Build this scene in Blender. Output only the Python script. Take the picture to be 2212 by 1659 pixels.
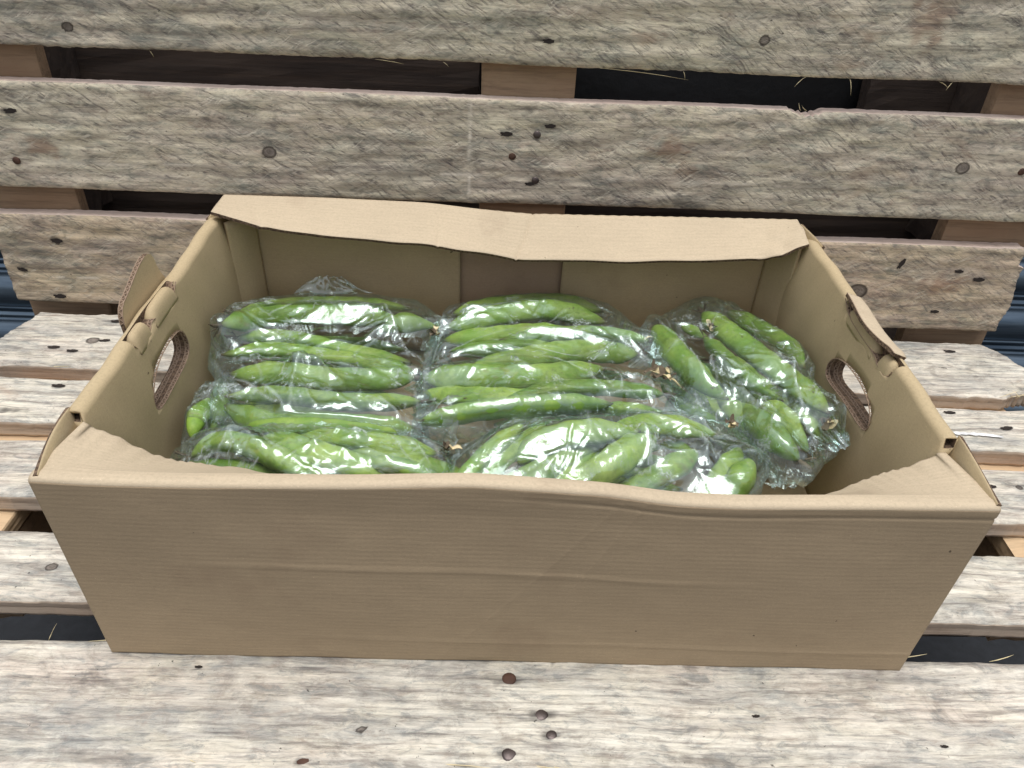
import bpy, bmesh, math, random
import numpy as np
from mathutils import Vector, Matrix
random.seed(5); RNG = np.random.default_rng(5)
for o in list(bpy.data.objects): bpy.data.objects.remove(o)
scene = bpy.context.scene
COL = scene.collection

# ---------------------------------------------------------------- camera
cd = bpy.data.cameras.new('camera'); cam = bpy.data.objects.new('camera', cd); COL.objects.link(cam)
cd.sensor_fit = 'HORIZONTAL'; cd.sensor_width = 36.0; cd.lens = 1655.0/2212.0*36.0
cd.clip_start = 0.01; cd.clip_end = 500.0
M = Matrix(((0.9990829666, -0.0323322492, -0.0280686921, 0.0),
            (-0.0030790914, 0.5996097322, -0.8002866288, 0.0),
            (0.0427053277, 0.7996391653, 0.5989603162, 0.5188),
            (0, 0, 0, 1)))
cam.matrix_world = M
scene.camera = cam

# ---------------------------------------------------------------- sky, sun, exposure
SUN_EL, SUN_AZ = math.radians(85), math.radians(180)   # azimuth measured from +Y clockwise
w = bpy.data.worlds.new('World'); scene.world = w; w.use_nodes = True
nt = w.node_tree; nt.nodes.clear()
sky = nt.nodes.new('ShaderNodeTexSky'); sky.sky_type = 'NISHITA'; sky.sun_disc = False
sky.sun_elevation = SUN_EL; sky.sun_rotation = SUN_AZ
sky.dust_density = 4.0; sky.air_density = 1.0; sky.ozone_density = 1.0
hs = nt.nodes.new('ShaderNodeHueSaturation'); hs.inputs['Saturation'].default_value = 0.30
bg = nt.nodes.new('ShaderNodeBackground'); bg.inputs['Strength'].default_value = 0.13
wo = nt.nodes.new('ShaderNodeOutputWorld')
nt.links.new(sky.outputs[0], hs.inputs['Color']); nt.links.new(hs.outputs[0], bg.inputs['Color']); nt.links.new(bg.outputs[0], wo.inputs[0])
sl = bpy.data.lights.new('sun', 'SUN'); sun = bpy.data.objects.new('sun', sl); COL.objects.link(sun)
sl.energy = 1.2; sl.angle = math.radians(33); sl.color = (1.0, 0.99, 0.955)
sd = Vector((math.sin(SUN_AZ)*math.cos(SUN_EL), math.cos(SUN_AZ)*math.cos(SUN_EL), math.sin(SUN_EL)))
sun.rotation_euler = sd.to_track_quat('Z', 'Y').to_euler()
sun.location = (0, 0, 3)
vs = scene.view_settings; vs.view_transform = 'Standard'; vs.look = 'None'; vs.exposure = 0.54; vs.gamma = 1.0
scene.cycles.transparent_max_bounces = 24
scene.cycles.max_bounces = 8
scene.cycles.caustics_reflective = False; scene.cycles.caustics_refractive = False

# ---------------------------------------------------------------- helpers
def srgb(r, g, b):
    f = lambda c: (c/255/12.92) if c/255 <= .04045 else ((c/255+.055)/1.055)**2.4
    return (f(r), f(g), f(b), 1.0)

def link(name, me, mats=(), parent=None, loc=None):
    o = bpy.data.objects.new(name, me); COL.objects.link(o)
    for m in mats: me.materials.append(m)
    if parent is not None: o.parent = parent
    if loc is not None: o.location = loc
    return o

def tag(o, label=None, cat=None, group=None, kind=None):
    if label: o['label'] = label
    if cat: o['category'] = cat
    if group: o['group'] = group
    if kind: o['kind'] = kind
    return o

def empty(name, loc, label, cat, group=None):
    o = bpy.data.objects.new(name, None); COL.objects.link(o); o.location = loc; o.empty_display_size = .02
    return tag(o, label, cat, group)

def mesh(name, v, f, smooth=True, mi=None):
    me = bpy.data.meshes.new(name); me.from_pydata([tuple(map(float, p)) for p in v], [], [tuple(map(int, q)) for q in f])
    if smooth: me.polygons.foreach_set('use_smooth', [True]*len(me.polygons))
    if mi is not None: me.polygons.foreach_set('material_index', mi)
    me.update(); return me

def sines(u, v, seed, n=10, fu=1.0, fv=1.0):
    r = np.random.default_rng(seed); out = 0
    for i in range(n):
        a = r.uniform(0, 2*np.pi); k = r.uniform(.5, 1.6)
        out = out + np.sin(2*np.pi*(k*np.cos(a)*fu*u + k*np.sin(a)*fv*v) + r.uniform(0, 6.28))
    return out/np.sqrt(n/2.0)

# ---------------------------------------------------------------- node helper
class NB:
    def __init__(s, name):
        s.m = bpy.data.materials.new(name); s.m.use_nodes = True; s.t = s.m.node_tree; s.t.nodes.clear()
        s.out = s.t.nodes.new('ShaderNodeOutputMaterial')
    def n(s, typ, **kw):
        nd = s.t.nodes.new('ShaderNode'+typ)
        for k, v in kw.items(): s.set(nd, k, v)
        return nd
    def set(s, nd, k, v):
        if k.startswith('_'): setattr(nd, k[1:], v); return
        k = int(k[1:]) if k[0] == 'i' and k[1:].isdigit() else k.replace('__', ' ')
        inp = nd.inputs[k]
        if isinstance(v, bpy.types.NodeSocket): s.t.links.new(v, inp)
        else: inp.default_value = v
    def noise(s, vec, scale=5.0, detail=4.0, rough=.55, dist=0.0):
        nd = s.n('TexNoise', Vector=vec, Scale=scale, Detail=detail, Roughness=rough, Distortion=dist); return nd.outputs['Fac']
    def ramp(s, fac, stops, interp='LINEAR'):
        nd = s.n('ValToRGB', Fac=fac); cr = nd.color_ramp; cr.interpolation = interp
        while len(cr.elements) < len(stops): cr.elements.new(.5)
        for e, (p, c) in zip(cr.elements, stops):
            e.position = p; e.color = c if hasattr(c, '__len__') else (c, c, c, 1)
        return nd.outputs['Color']
    def mix(s, fac, a, b, mode='MIX'):
        nd = s.t.nodes.new('ShaderNodeMix'); nd.data_type = 'RGBA'; nd.blend_type = mode
        for i, v in ((0, fac), (6, a), (7, b)):
            if isinstance(v, bpy.types.NodeSocket): s.t.links.new(v, nd.inputs[i])
            else: nd.inputs[i].default_value = v
        return nd.outputs[2]
    def math(s, op, a, b=0.0, clamp=False):
        nd = s.t.nodes.new('ShaderNodeMath'); nd.operation = op; nd.use_clamp = clamp
        for i, v in ((0, a), (1, b)):
            if isinstance(v, bpy.types.NodeSocket): s.t.links.new(v, nd.inputs[i])
            else: nd.inputs[i].default_value = v
        return nd.outputs[0]
    def scale(s, vec, x, y, z, rot=(0, 0, 0)):
        nd = s.n('Mapping', Vector=vec, Scale=(x, y, z), Rotation=rot); return nd.outputs[0]
    def attr(s, name):
        nd = s.t.nodes.new('ShaderNodeAttribute'); nd.attribute_name = name; return nd
    def bump(s, h, strength, dist=.001, normal=None):
        nd = s.n('Bump', Height=h, Strength=strength, Distance=dist)
        if normal is not None: s.t.links.new(normal, nd.inputs['Normal'])
        return nd.outputs[0]
    def done(s, shader):
        s.t.links.new(shader, s.out.inputs[0]); return s.m
    def bsdf(s, **kw):
        return s.n('BsdfPrincipled', **kw).outputs[0]

# ---------------------------------------------------------------- materials
def wood_mat(name, pale, warm, grey, stain, saw=0.5, contrast=1.0, stain_amt=.6):
    b = NB(name)
    g = b.attr('grain').outputs['Vector']; kn = b.attr('knot').outputs['Fac']; mk = b.attr('mark').outputs['Fac']
    pos = b.attr('flat').outputs['Vector']
    tone = b.noise(b.scale(pos, 4, 12, 1), 1.0, 4, .6)
    tone2 = b.noise(b.scale(g, 3.5, 34, 1), 1.0, 5, .62, .2)
    streak = b.noise(b.scale(g, 9, 130, 1), 1.0, 8, .74, .3)
    fib = b.noise(b.scale(g, 60, 640, 1), 1.0, 4, .75, .3)
    torn = b.noise(b.scale(g, 16, 190, 1), 1.0, 6, .66, .3)
    crack = b.noise(b.scale(g, 8, 300, 1), 1.0, 6, .74, .3)
    blot = b.noise(b.scale(pos, 10, 19, 1), 1.0, 10, .74, .5)
    blot2 = b.noise(b.scale(pos, 40, 62, 1), 1.0, 9, .78, .7)
    blot3 = b.noise(b.scale(pos, 17, 30, 1), 1.0, 9, .72, .8)
    c = b.mix(b.ramp(tone, [(.38, 0.0), (.62, 1.0)]), pale, warm)
    c = b.mix(b.math('MULTIPLY', b.ramp(tone2, [(.42, 0.0), (.62, 1.0)]), .8*contrast), c, grey)
    c = b.mix(b.math('MULTIPLY', b.ramp(blot, [(.50, 0.0), (.64, 1.0)]), stain_amt), c, stain)
    c = b.mix(b.math('MULTIPLY', b.ramp(blot3, [(.53, 0.0), (.62, 1.0)]), .50), c, srgb(112, 104, 94))
    c = b.mix(b.math('MULTIPLY', b.ramp(blot3, [(.36, 1.0), (.46, 0.0)]), .38), c, tuple(min(1, x*1.25) for x in pale[:3])+(1,))
    c = b.mix(b.math('MULTIPLY', b.ramp(blot2, [(.56, 0.0), (.70, 1.0)]), .42*contrast), c, srgb(90, 84, 82))
    cream = b.noise(b.scale(pos, 5.5, 15, 1), 3.1, 8, .68, .5)
    c = b.mix(b.math('MULTIPLY', b.ramp(cream, [(.48, 0.0), (.62, 1.0)]), .45), c, tuple(x*k for x, k in zip(pale[:3], (1.08, 1.05, .97)))+(1,))
    brn = b.noise(b.scale(pos, 7, 17, 1), 5.7, 8, .70, .6)
    c = b.mix(b.math('MULTIPLY', b.ramp(brn, [(.53, 0.0), (.66, 1.0)]), .5), c, tuple(x*k for x, k in zip(grey[:3], (.78, .66, .60)))+(1,))
    dirt = b.noise(b.scale(pos, 4.5, 13, 1), 8.3, 10, .76, .7)
    c = b.mix(b.math('MULTIPLY', b.ramp(dirt, [(.52, 0.0), (.60, 1.0)]), .55), c, tuple(x*k for x, k in zip(stain[:3], (.72, .74, .76)))+(1,))
    c = b.mix(b.math('MULTIPLY', b.ramp(dirt, [(.38, 1.0), (.46, 0.0)]), .45), c, tuple(min(1, x*1.14) for x in pale[:3])+(1,))
    c = b.mix(b.attr('rusty').outputs['Fac'], c, srgb(150, 116, 94))
    ring = b.n('TexWave', Vector=b.scale(g, .6, 46, 1), Scale=1.0, Distortion=3.4, Detail=5.0, Detail__Scale=2.0, Detail__Roughness=.7)
    ring.bands_direction = 'Y'
    rm = b.math('MULTIPLY', b.ramp(ring.outputs['Fac'], [(.0, 1.0), (.30, 0.0)]), b.ramp(tone2, [(.38, .9), (.60, .1)]))
    c = b.mix(b.math('MULTIPLY', rm, .26*contrast), c, srgb(96, 82, 72))
    c = b.mix(b.math('MULTIPLY', b.ramp(streak, [(.36, 1.0), (.47, 0.0)]), .45*contrast), c, srgb(92, 84, 80))
    c = b.mix(b.math('MULTIPLY', b.ramp(torn, [(.32, 1.0), (.48, 0.0)]), .40*contrast), c, srgb(84, 76, 74))
    c = b.mix(b.math('MULTIPLY', b.ramp(torn, [(.54, 0.0), (.70, 1.0)]), .38), c, tuple(min(1, x*1.35) for x in pale[:3])+(1,))
    c = b.mix(b.math('MULTIPLY', b.ramp(fib, [(.30, 1.0), (.50, 0.0)]), .34*contrast), c, srgb(80, 74, 72))
    ck = b.ramp(crack, [(.28, 1.0), (.325, 0.0)])
    c = b.mix(b.math('MULTIPLY', ck, .8), c, srgb(44, 38, 36))
    hgt = b.math('ADD', b.math('MULTIPLY', streak, .5), b.math('MULTIPLY', fib, .4))
    hgt = b.math('ADD', hgt, b.math('MULTIPLY', torn, .7))
    hgt = b.math('SUBTRACT', hgt, b.math('MULTIPLY', ck, .6))
    if saw > 0:
        for k, (ang, sc, x0) in enumerate(((.62, 46, .40), (-.52, 50, .42), (.36, 60, .40))):
            jig = b.n('VectorMath', i0=pos); jig.operation = 'MULTIPLY_ADD'
            jig.inputs[1].default_value = (1, 1, 1)
            nz = b.n('TexNoise', Vector=pos, Scale=22.0+k*5, Detail=4.0); b.t.links.new(nz.outputs['Color'], jig.inputs[2])
            sclv = b.n('VectorMath', i0=nz.outputs['Color']); sclv.operation = 'SCALE'; sclv.inputs['Scale'].default_value = .012
            b.t.links.new(sclv.outputs[0], jig.inputs[2])
            sv = b.noise(b.scale(b.scale(jig.outputs[0], 1, 1, 1, (0, 0, ang)), sc*.75, sc*8, 1), 1.0, 3, .6)
            msk = b.ramp(b.noise(b.scale(pos, 6+k*2, 15, 1), k*3.3+1.0, 3, .6), [(x0, 0.0), (x0+.1, 1.0)])
            sm = b.math('MULTIPLY', b.ramp(sv, [(.50, 0.0), (.66, 1.0)]), msk)
            brk = b.ramp(b.noise(pos, 90, 4, .65), [(.36, .1), (.58, 1.0)])
            sm = b.math('MULTIPLY', sm, brk)
            c = b.mix(b.math('MULTIPLY', sm, saw), c, (srgb(104, 98, 94), srgb(214, 204, 184), srgb(104, 98, 94))[k])
            hgt = b.math('SUBTRACT', hgt, b.math('MULTIPLY', sm, .4))
    sp = b.ramp(b.noise(pos, 210, 3, .6), [(.27, 1.0), (.31, 0.0)])
    c = b.mix(b.math('MULTIPLY', sp, .8), c, srgb(46, 42, 40))
    rs = b.ramp(b.noise(b.scale(pos, 9, 16, 1), 1.0, 5, .6, .6), [(.64, 0.0), (.76, 1.0)])
    c = b.mix(b.math('MULTIPLY', rs, .45), c, srgb(158, 122, 94))
    kc = b.mix(b.ramp(kn, [(.45, 0.0), (.75, 1.0)]), srgb(52, 44, 40), b.mix(b.ramp(fib, [(.35, 0.0), (.6, 1.0)]), srgb(84, 76, 70), srgb(124, 114, 106)))
    c = b.mix(b.ramp(kn, [(.12, 0.0), (.32, .85)]), c, kc)
    c = b.mix(b.attr('pale').outputs['Fac'], c, srgb(232, 222, 204))
    c = b.mix(b.ramp(mk, [(.15, 0.0), (.9, .92)]), c, srgb(48, 44, 44))
    nrm = b.bump(hgt, .55, .0014)
    return b.done(b.bsdf(**{'Base__Color': c, 'Roughness': .88, 'Specular__IOR__Level': .22, 'Normal': nrm}))

def sawn_mat(name, a, bb, dark=.35):
    b = NB(name); tc = b.n('TexCoord').outputs['Object']
    n1 = b.noise(b.scale(tc, 9, 160, 160), 1.0, 6, .7)
    n2 = b.noise(b.scale(tc, 6, 20, 20), 1.0, 4, .6)
    c = b.mix(b.ramp(n2, [(.35, 0.0), (.65, 1.0)]), a, bb)
    c = b.mix(b.math('MULTIPLY', b.ramp(n1, [(.3, 1.0), (.52, 0.0)]), dark), c, srgb(84, 70, 60))
    return b.done(b.bsdf(**{'Base__Color': c, 'Roughness': .9, 'Specular__IOR__Level': .15, 'Normal': b.bump(n1, .5, .0012)}))

W_BACK = wood_mat('weathered_back_wood', srgb(218, 209, 184), srgb(208, 192, 174), srgb(178, 166, 152), srgb(130, 136, 126), .75, .9, .75)
W_SEAT = wood_mat('weathered_seat_wood', srgb(214, 209, 196), srgb(206, 194, 180), srgb(170, 166, 158), srgb(140, 144, 142), .0, 1.2, .65)
W_LOW = wood_mat('weathered_low_slat_wood', srgb(210, 193, 164), srgb(200, 177, 156), srgb(166, 152, 140), srgb(124, 128, 114), .6, .95, .65)
W_EDGE_B = sawn_mat('sawn_edge_pinkish', srgb(206, 190, 178), srgb(194, 174, 162))
W_EDGE_S = sawn_mat('sawn_edge_pale', srgb(196, 182, 164), srgb(186, 164, 144), .5)
W_BLOCK = sawn_mat('fresh_block_wood', srgb(164, 140, 114), srgb(148, 122, 98), .45)
W_STR = sawn_mat('stringer_wood', srgb(206, 180, 146), srgb(190, 160, 128), .25)
W_DARK = sawn_mat('dark_brown_wood', srgb(78, 68, 62), srgb(60, 53, 50), .5)  # darker brown for the rear, bottom and leg parts

def kraft_mat(name, axis, base, flute=1.0, period=.0040):
    b = NB(name); tc = b.n('TexCoord').outputs['Object']
    sc = {'x': (420, 34, 34), 'y': (34, 420, 34), 'z': (34, 34, 420)}[axis]
    line = b.noise(b.scale(tc, *sc), 1.0, 3, .55)
    soft = b.noise(tc, 11, 4, .55)
    speck = b.noise(tc, 900, 2, .6)
    fibre = b.noise(b.scale(tc, 420, 420, 1400), 1.0, 3, .7)
    wv = b.n('TexWave', Vector=tc, Scale=1.0/period/ (2*math.pi)*2.0, Distortion=1.2, Detail=3.0, Detail__Scale=1.5)
    wv.bands_direction = axis.upper()
    c = b.mix(b.ramp(soft, [(.3, 0.0), (.7, 1.0)]), base, tuple(x*.92 for x in base[:3])+(1,))
    c = b.mix(b.math('MULTIPLY', b.ramp(line, [(.34, 1.0), (.60, 0.0)]), .20*flute), c, tuple(x*.62 for x in base[:3])+(1,))
    c = b.mix(b.math('MULTIPLY', b.ramp(fibre, [(.36, 1.0), (.55, 0.0)]), .26), c, tuple(x*.55 for x in base[:3])+(1,))
    c = b.mix(b.math('MULTIPLY', b.ramp(speck, [(.66, 0.0), (.74, 1.0)]), .35), c, tuple(min(1, x*1.7) for x in base[:3])+(1,))
    c = b.mix(b.math('MULTIPLY', b.math('MULTIPLY', wv.outputs['Fac'], b.ramp(b.noise(tc, 35, 3, .6), [(.35, 0.1), (.65, 1.0)])), .24*flute), c, tuple(x*.66 for x in base[:3])+(1,))
    c = b.mix(b.math('MULTIPLY', b.ramp(b.noise(tc, 16, 5, .6), [(.58, 0.0), (.74, 1.0)]), .20), c, srgb(120, 96, 78))
    spots = b.ramp(b.noise(tc, 150, 2, .5), [(.205, 1.0), (.225, 0.0)])
    c = b.mix(b.math('MULTIPLY', spots, .8), c, srgb(62, 48, 38))
    h = b.math('ADD', b.math('MULTIPLY', wv.outputs['Fac'], .12*flute), b.math('ADD', b.math('MULTIPLY', line, .22*flute), b.math('MULTIPLY', fibre, .25)))
    dent = b.noise(tc, 22, 3, .5)
    nrm = b.bump(dent, .07, .003, b.bump(h, .4, .001))
    return b.done(b.bsdf(**{'Base__Color': c, 'Roughness': .78, 'Specular__IOR__Level': .3, 'Normal': nrm}))

KR = srgb(186, 158, 124)
K_FRONT = kraft_mat('kraft_board_outside', 'z', srgb(170, 150, 122), 1.0)
K_FLAP = kraft_mat('kraft_board_flap', 'y', srgb(193, 176, 150), .7)
K_IN = kraft_mat('kraft_board_inside', 'y', srgb(184, 165, 131), .25)
K_INB = kraft_mat('kraft_board_inside_back', 'z', srgb(186, 166, 132), .35)
K_PINK = kraft_mat('kraft_board_bare_centre', 'z', srgb(172, 148, 124), .3)
def core_mat():
    b = NB('corrugated_core'); tc = b.n('TexCoord').outputs['Object']
    n = b.noise(tc, 500, 2, .5)
    c = b.ramp(n, [(.40, srgb(78, 64, 54)), (.62, srgb(124, 104, 86))])
    return b.done(b.bsdf(**{'Base__Color': c, 'Roughness': .9, 'Specular__IOR__Level': .1}))
K_CORE = core_mat()
K_LINE = NB('paper_liner_edge'); K_LINE = K_LINE.done(K_LINE.bsdf(**{'Base__Color': srgb(146, 126, 108), 'Roughness': .85, 'Specular__IOR__Level': .15}))

def pod_mat(name, base, pale, dark):
    b = NB(name); tc = b.n('TexCoord').outputs['Object']; inf = b.n('ObjectInfo').outputs['Random']
    off = b.n('VectorMath', i0=tc); off.operation = 'ADD'
    cmb = b.n('CombineXYZ', X=b.math('MULTIPLY', inf, 7.0), Y=b.math('MULTIPLY', inf, 3.0)); b.t.links.new(cmb.outputs[0], off.inputs[1])
    v = off.outputs[0]
    n1 = b.noise(v, 28, 4, .6, .3); n2 = b.noise(v, 150, 5, .7); n3 = b.noise(v, 60, 3, .6)
    al = b.attr('along').outputs['Fac']
    c = b.mix(b.ramp(n1, [(.40, 0.0), (.60, 1.0)]), base, pale)
    c = b.mix(b.math('MULTIPLY', b.ramp(inf, [(0, 0.0), (1, 1.0)]), .5), c, dark)
    c = b.mix(b.math('MULTIPLY', b.ramp(n2, [(.34, 1.0), (.5, 0.0)]), .35), c, dark)
    c = b.mix(b.math('MULTIPLY', b.ramp(n3, [(.68, 0.0), (.78, 1.0)]), .35), c, srgb(176, 172, 92))
    c = b.mix(b.math('MULTIPLY', b.ramp(b.noise(v, 110, 4, .65), [(.30, 1.0), (.33, 0.0)]), .85), c, srgb(62, 48, 30))
    c = b.mix(b.math('MULTIPLY', b.attr('seam').outputs['Fac'], .7), c, dark)
    c = b.mix(b.math('MULTIPLY', b.ramp(b.noise(b.scale(v, 30, 90, 60), 1.0, 5, .7), [(.60, 0.0), (.70, 1.0)]), .5), c, srgb(126, 110, 62))
    c = b.mix(b.ramp(al, [(0.0, 0.0), (.8, .95)]), c, srgb(74, 60, 40))
    nrm = b.bump(n2, .22, .0006)
    return b.done(b.bsdf(**{'Base__Color': c, 'Roughness': .52, 'Specular__IOR__Level': .35, 'Subsurface__Weight': .06, 'Subsurface__Radius': (.004, .006, .001), 'Subsurface__Scale': .6, 'Normal': nrm}))
POD = pod_mat('bean_pod_green', srgb(128, 165, 60), srgb(166, 191, 88), srgb(58, 96, 38))
DRY = sawn_mat('withered_flower_brown', srgb(78, 66, 54), srgb(130, 120, 100), .5)
STRAW = sawn_mat('pale_straw', srgb(226, 212, 176), srgb(200, 184, 140), .2)

def film_mat(name, seed):
    b = NB(name); tc = b.n('TexCoord').outputs['Object']
    mp = b.n('Mapping', Vector=tc, Location=(seed*3.1, seed*1.7, 0)).outputs[0]
    r1 = b.n('TexNoise', Vector=mp, Scale=38.0, Detail=3.0, Roughness=.6, Distortion=1.2).outputs['Fac']
    ridge = b.math('ABSOLUTE', b.math('SUBTRACT', r1, .5))
    r2 = b.noise(mp, 130, 3, .6, .8); ridge2 = b.math('ABSOLUTE', b.math('SUBTRACT', r2, .5))
    hgt = b.math('ADD', b.math('MULTIPLY', ridge, 1.0), b.math('MULTIPLY', ridge2, .25))
    nrm = b.bump(hgt, .22, .004)
    fr = b.n('Fresnel', IOR=1.52, Normal=nrm).outputs[0]
    fac = b.math('MINIMUM', b.math('ADD', b.math('MULTIPLY', fr, 1.6), .09), .52)
    fac = b.math('MULTIPLY', fac, b.ramp(b.noise(mp, 24, 3, .6, .8), [(.40, .45), (.54, 1.0)]))
    tr = b.n('BsdfTransparent', Color=(.965, .985, .978, 1)).outputs[0]
    gl = b.n('BsdfGlossy', Color=(.82, .97, .955, 1), Roughness=.05, Normal=nrm).outputs[0]
    cr = b.attr('crease').outputs['Fac']
    frost = b.ramp(b.noise(mp, 42, 9, .80, .4), [(.54, 0.0), (.62, 1.0)])
    fm = b.math('MULTIPLY', frost, b.ramp(b.noise(mp, 420, 2, .6), [(.38, .15), (.62, 1.0)]))
    milk = b.math('ADD', b.math('MULTIPLY', fm, .62), b.math('ADD', b.math('MULTIPLY', cr, .8), .022), True)
    df = b.n('BsdfDiffuse', Color=(.78, .87, .88, 1)).outputs[0]
    tl = b.n('BsdfTranslucent', Color=(.78, .87, .88, 1)).outputs[0]
    dt = b.n('MixShader', Fac=.4, i1=df, i2=tl).outputs[0]
    s1 = b.n('MixShader', Fac=milk, i1=tr, i2=dt).outputs[0]
    s2 = b.n('MixShader', Fac=fac, i1=s1, i2=gl).outputs[0]
    return b.done(s2)

def metal_mat():
    b = NB('blue_grey_sheet_metal'); tc = b.n('TexCoord').outputs['Object']
    n = b.noise(b.scale(tc, 3, 1, 40), 1.0, 5, .6)
    c = b.mix(b.ramp(n, [(.35, 0.0), (.65, 1.0)]), srgb(74, 88, 102), srgb(128, 144, 158))
    return b.done(b.bsdf(**{'Base__Color': c, 'Metallic': .85, 'Roughness': .32, 'Normal': b.bump(n, .1, .002)}))
METAL = metal_mat()
def simple(name, col, rough=.8, metal=0.0):
    b = NB(name); tc = b.n('TexCoord').outputs['Object']; n = b.noise(tc, 60, 5, .65)
    c = b.mix(b.ramp(n, [(.35, 0.0), (.65, 1.0)]), col, tuple(x*.6 for x in col[:3])+(1,))
    return b.done(b.bsdf(**{'Base__Color': c, 'Roughness': rough, 'Metallic': metal, 'Normal': b.bump(n, .4, .002)}))
GROUND = simple('dark_concrete', srgb(32, 35, 40), .9)
RUST = simple('rusty_iron', srgb(90, 64, 52), .7, .3)
IRON = simple('dull_iron', srgb(100, 90, 88), .45, .7)
HOLE = simple('dark_split_wood', srgb(46, 38, 34), .95)
PAINT = simple('white_paint_smear', srgb(236, 236, 236), .8)

# ---------------------------------------------------------------- ground and wall
me = mesh('ground', [(-15, -12, 0), (15, -12, 0), (15, 18, 0), (-15, 18, 0)], [(0, 1, 2, 3)], False)
tag(link('ground', me, [GROUND], loc=(0, 0, -.46)), kind='structure')

def rib_wall():
    root = empty('metal_wall', (0, 1.0, -.46), 'blue-grey ribbed sheet metal wall low behind the pallets', 'wall')
    prof = []; z = 0.0; top = .66
    while z < top:
        prof += [(0, z), (-.003, z+.002), (-.003, z+.006), (0, z+.008), (0, z+.012), (-.003, z+.014), (-.003, z+.018), (0, z+.020)]
        for k in range(1, 12):
            a = math.pi*k/12; prof.append((-.022*math.sin(a), z+.022+.058*(1-math.cos(a))/2))
        z += .082
    n = len(prof); v = []; f = []
    xs = np.linspace(-2.0, 2.0, 9)
    for x in xs:
        for (y, z) in prof: v.append((x, y, z))
    for i in range(len(xs)-1):
        for j in range(n-1): f.append((i*n+j, (i+1)*n+j, (i+1)*n+j+1, i*n+j+1))
    link('ribbed_sheet', mesh('ribbed_sheet', v, f), [METAL], root)
    v = [(-2, .004, prof[-1][1]), (2, .004, prof[-1][1]), (2, .03, prof[-1][1]), (-2, .03, prof[-1][1]), (-2, .004, 0), (2, .004, 0), (2, .03, 0), (-2, .03, 0)]
    link('backing_board', mesh('backing_board', v, [(0, 1, 2, 3), (4, 7, 6, 5), (0, 4, 5, 1), (1, 5, 6, 2), (2, 6, 7, 3), (3, 7, 4, 0)], False), [W_DARK], root)
rib_wall()

# ---------------------------------------------------------------- boards
def box_mesh(name, x0, x1, y0, y1, z0, z1, n=8, jit=.0008, seed=0):
    """a sawn block: box with subdivided, slightly uneven faces and worn edges"""
    bm = bmesh.new(); bmesh.ops.create_cube(bm, size=1.0)
    bmesh.ops.subdivide_edges(bm, edges=bm.edges[:], cuts=n, use_grid_fill=True)
    r = random.Random(seed)
    for vv in bm.verts:
        p = vv.co; e = sum(1 for c in p if abs(abs(c)-.5) < 1e-4)
        q = Vector(((x0+x1)/2+p.x*(x1-x0), (y0+y1)/2+p.y*(y1-y0), (z0+z1)/2+p.z*(z1-z0)))
        k = jit*(2.0 if e > 1 else .7)
        d = Vector((r.uniform(-1, 1), r.uniform(-1, 1), r.uniform(-1, 1)))*k
        if e > 1: d -= Vector((p.x, p.y, p.z)).normalized()*.0012
        vv.co = q+d
    me = bpy.data.meshes.new(name); bm.to_mesh(me); bm.free(); return me

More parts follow.
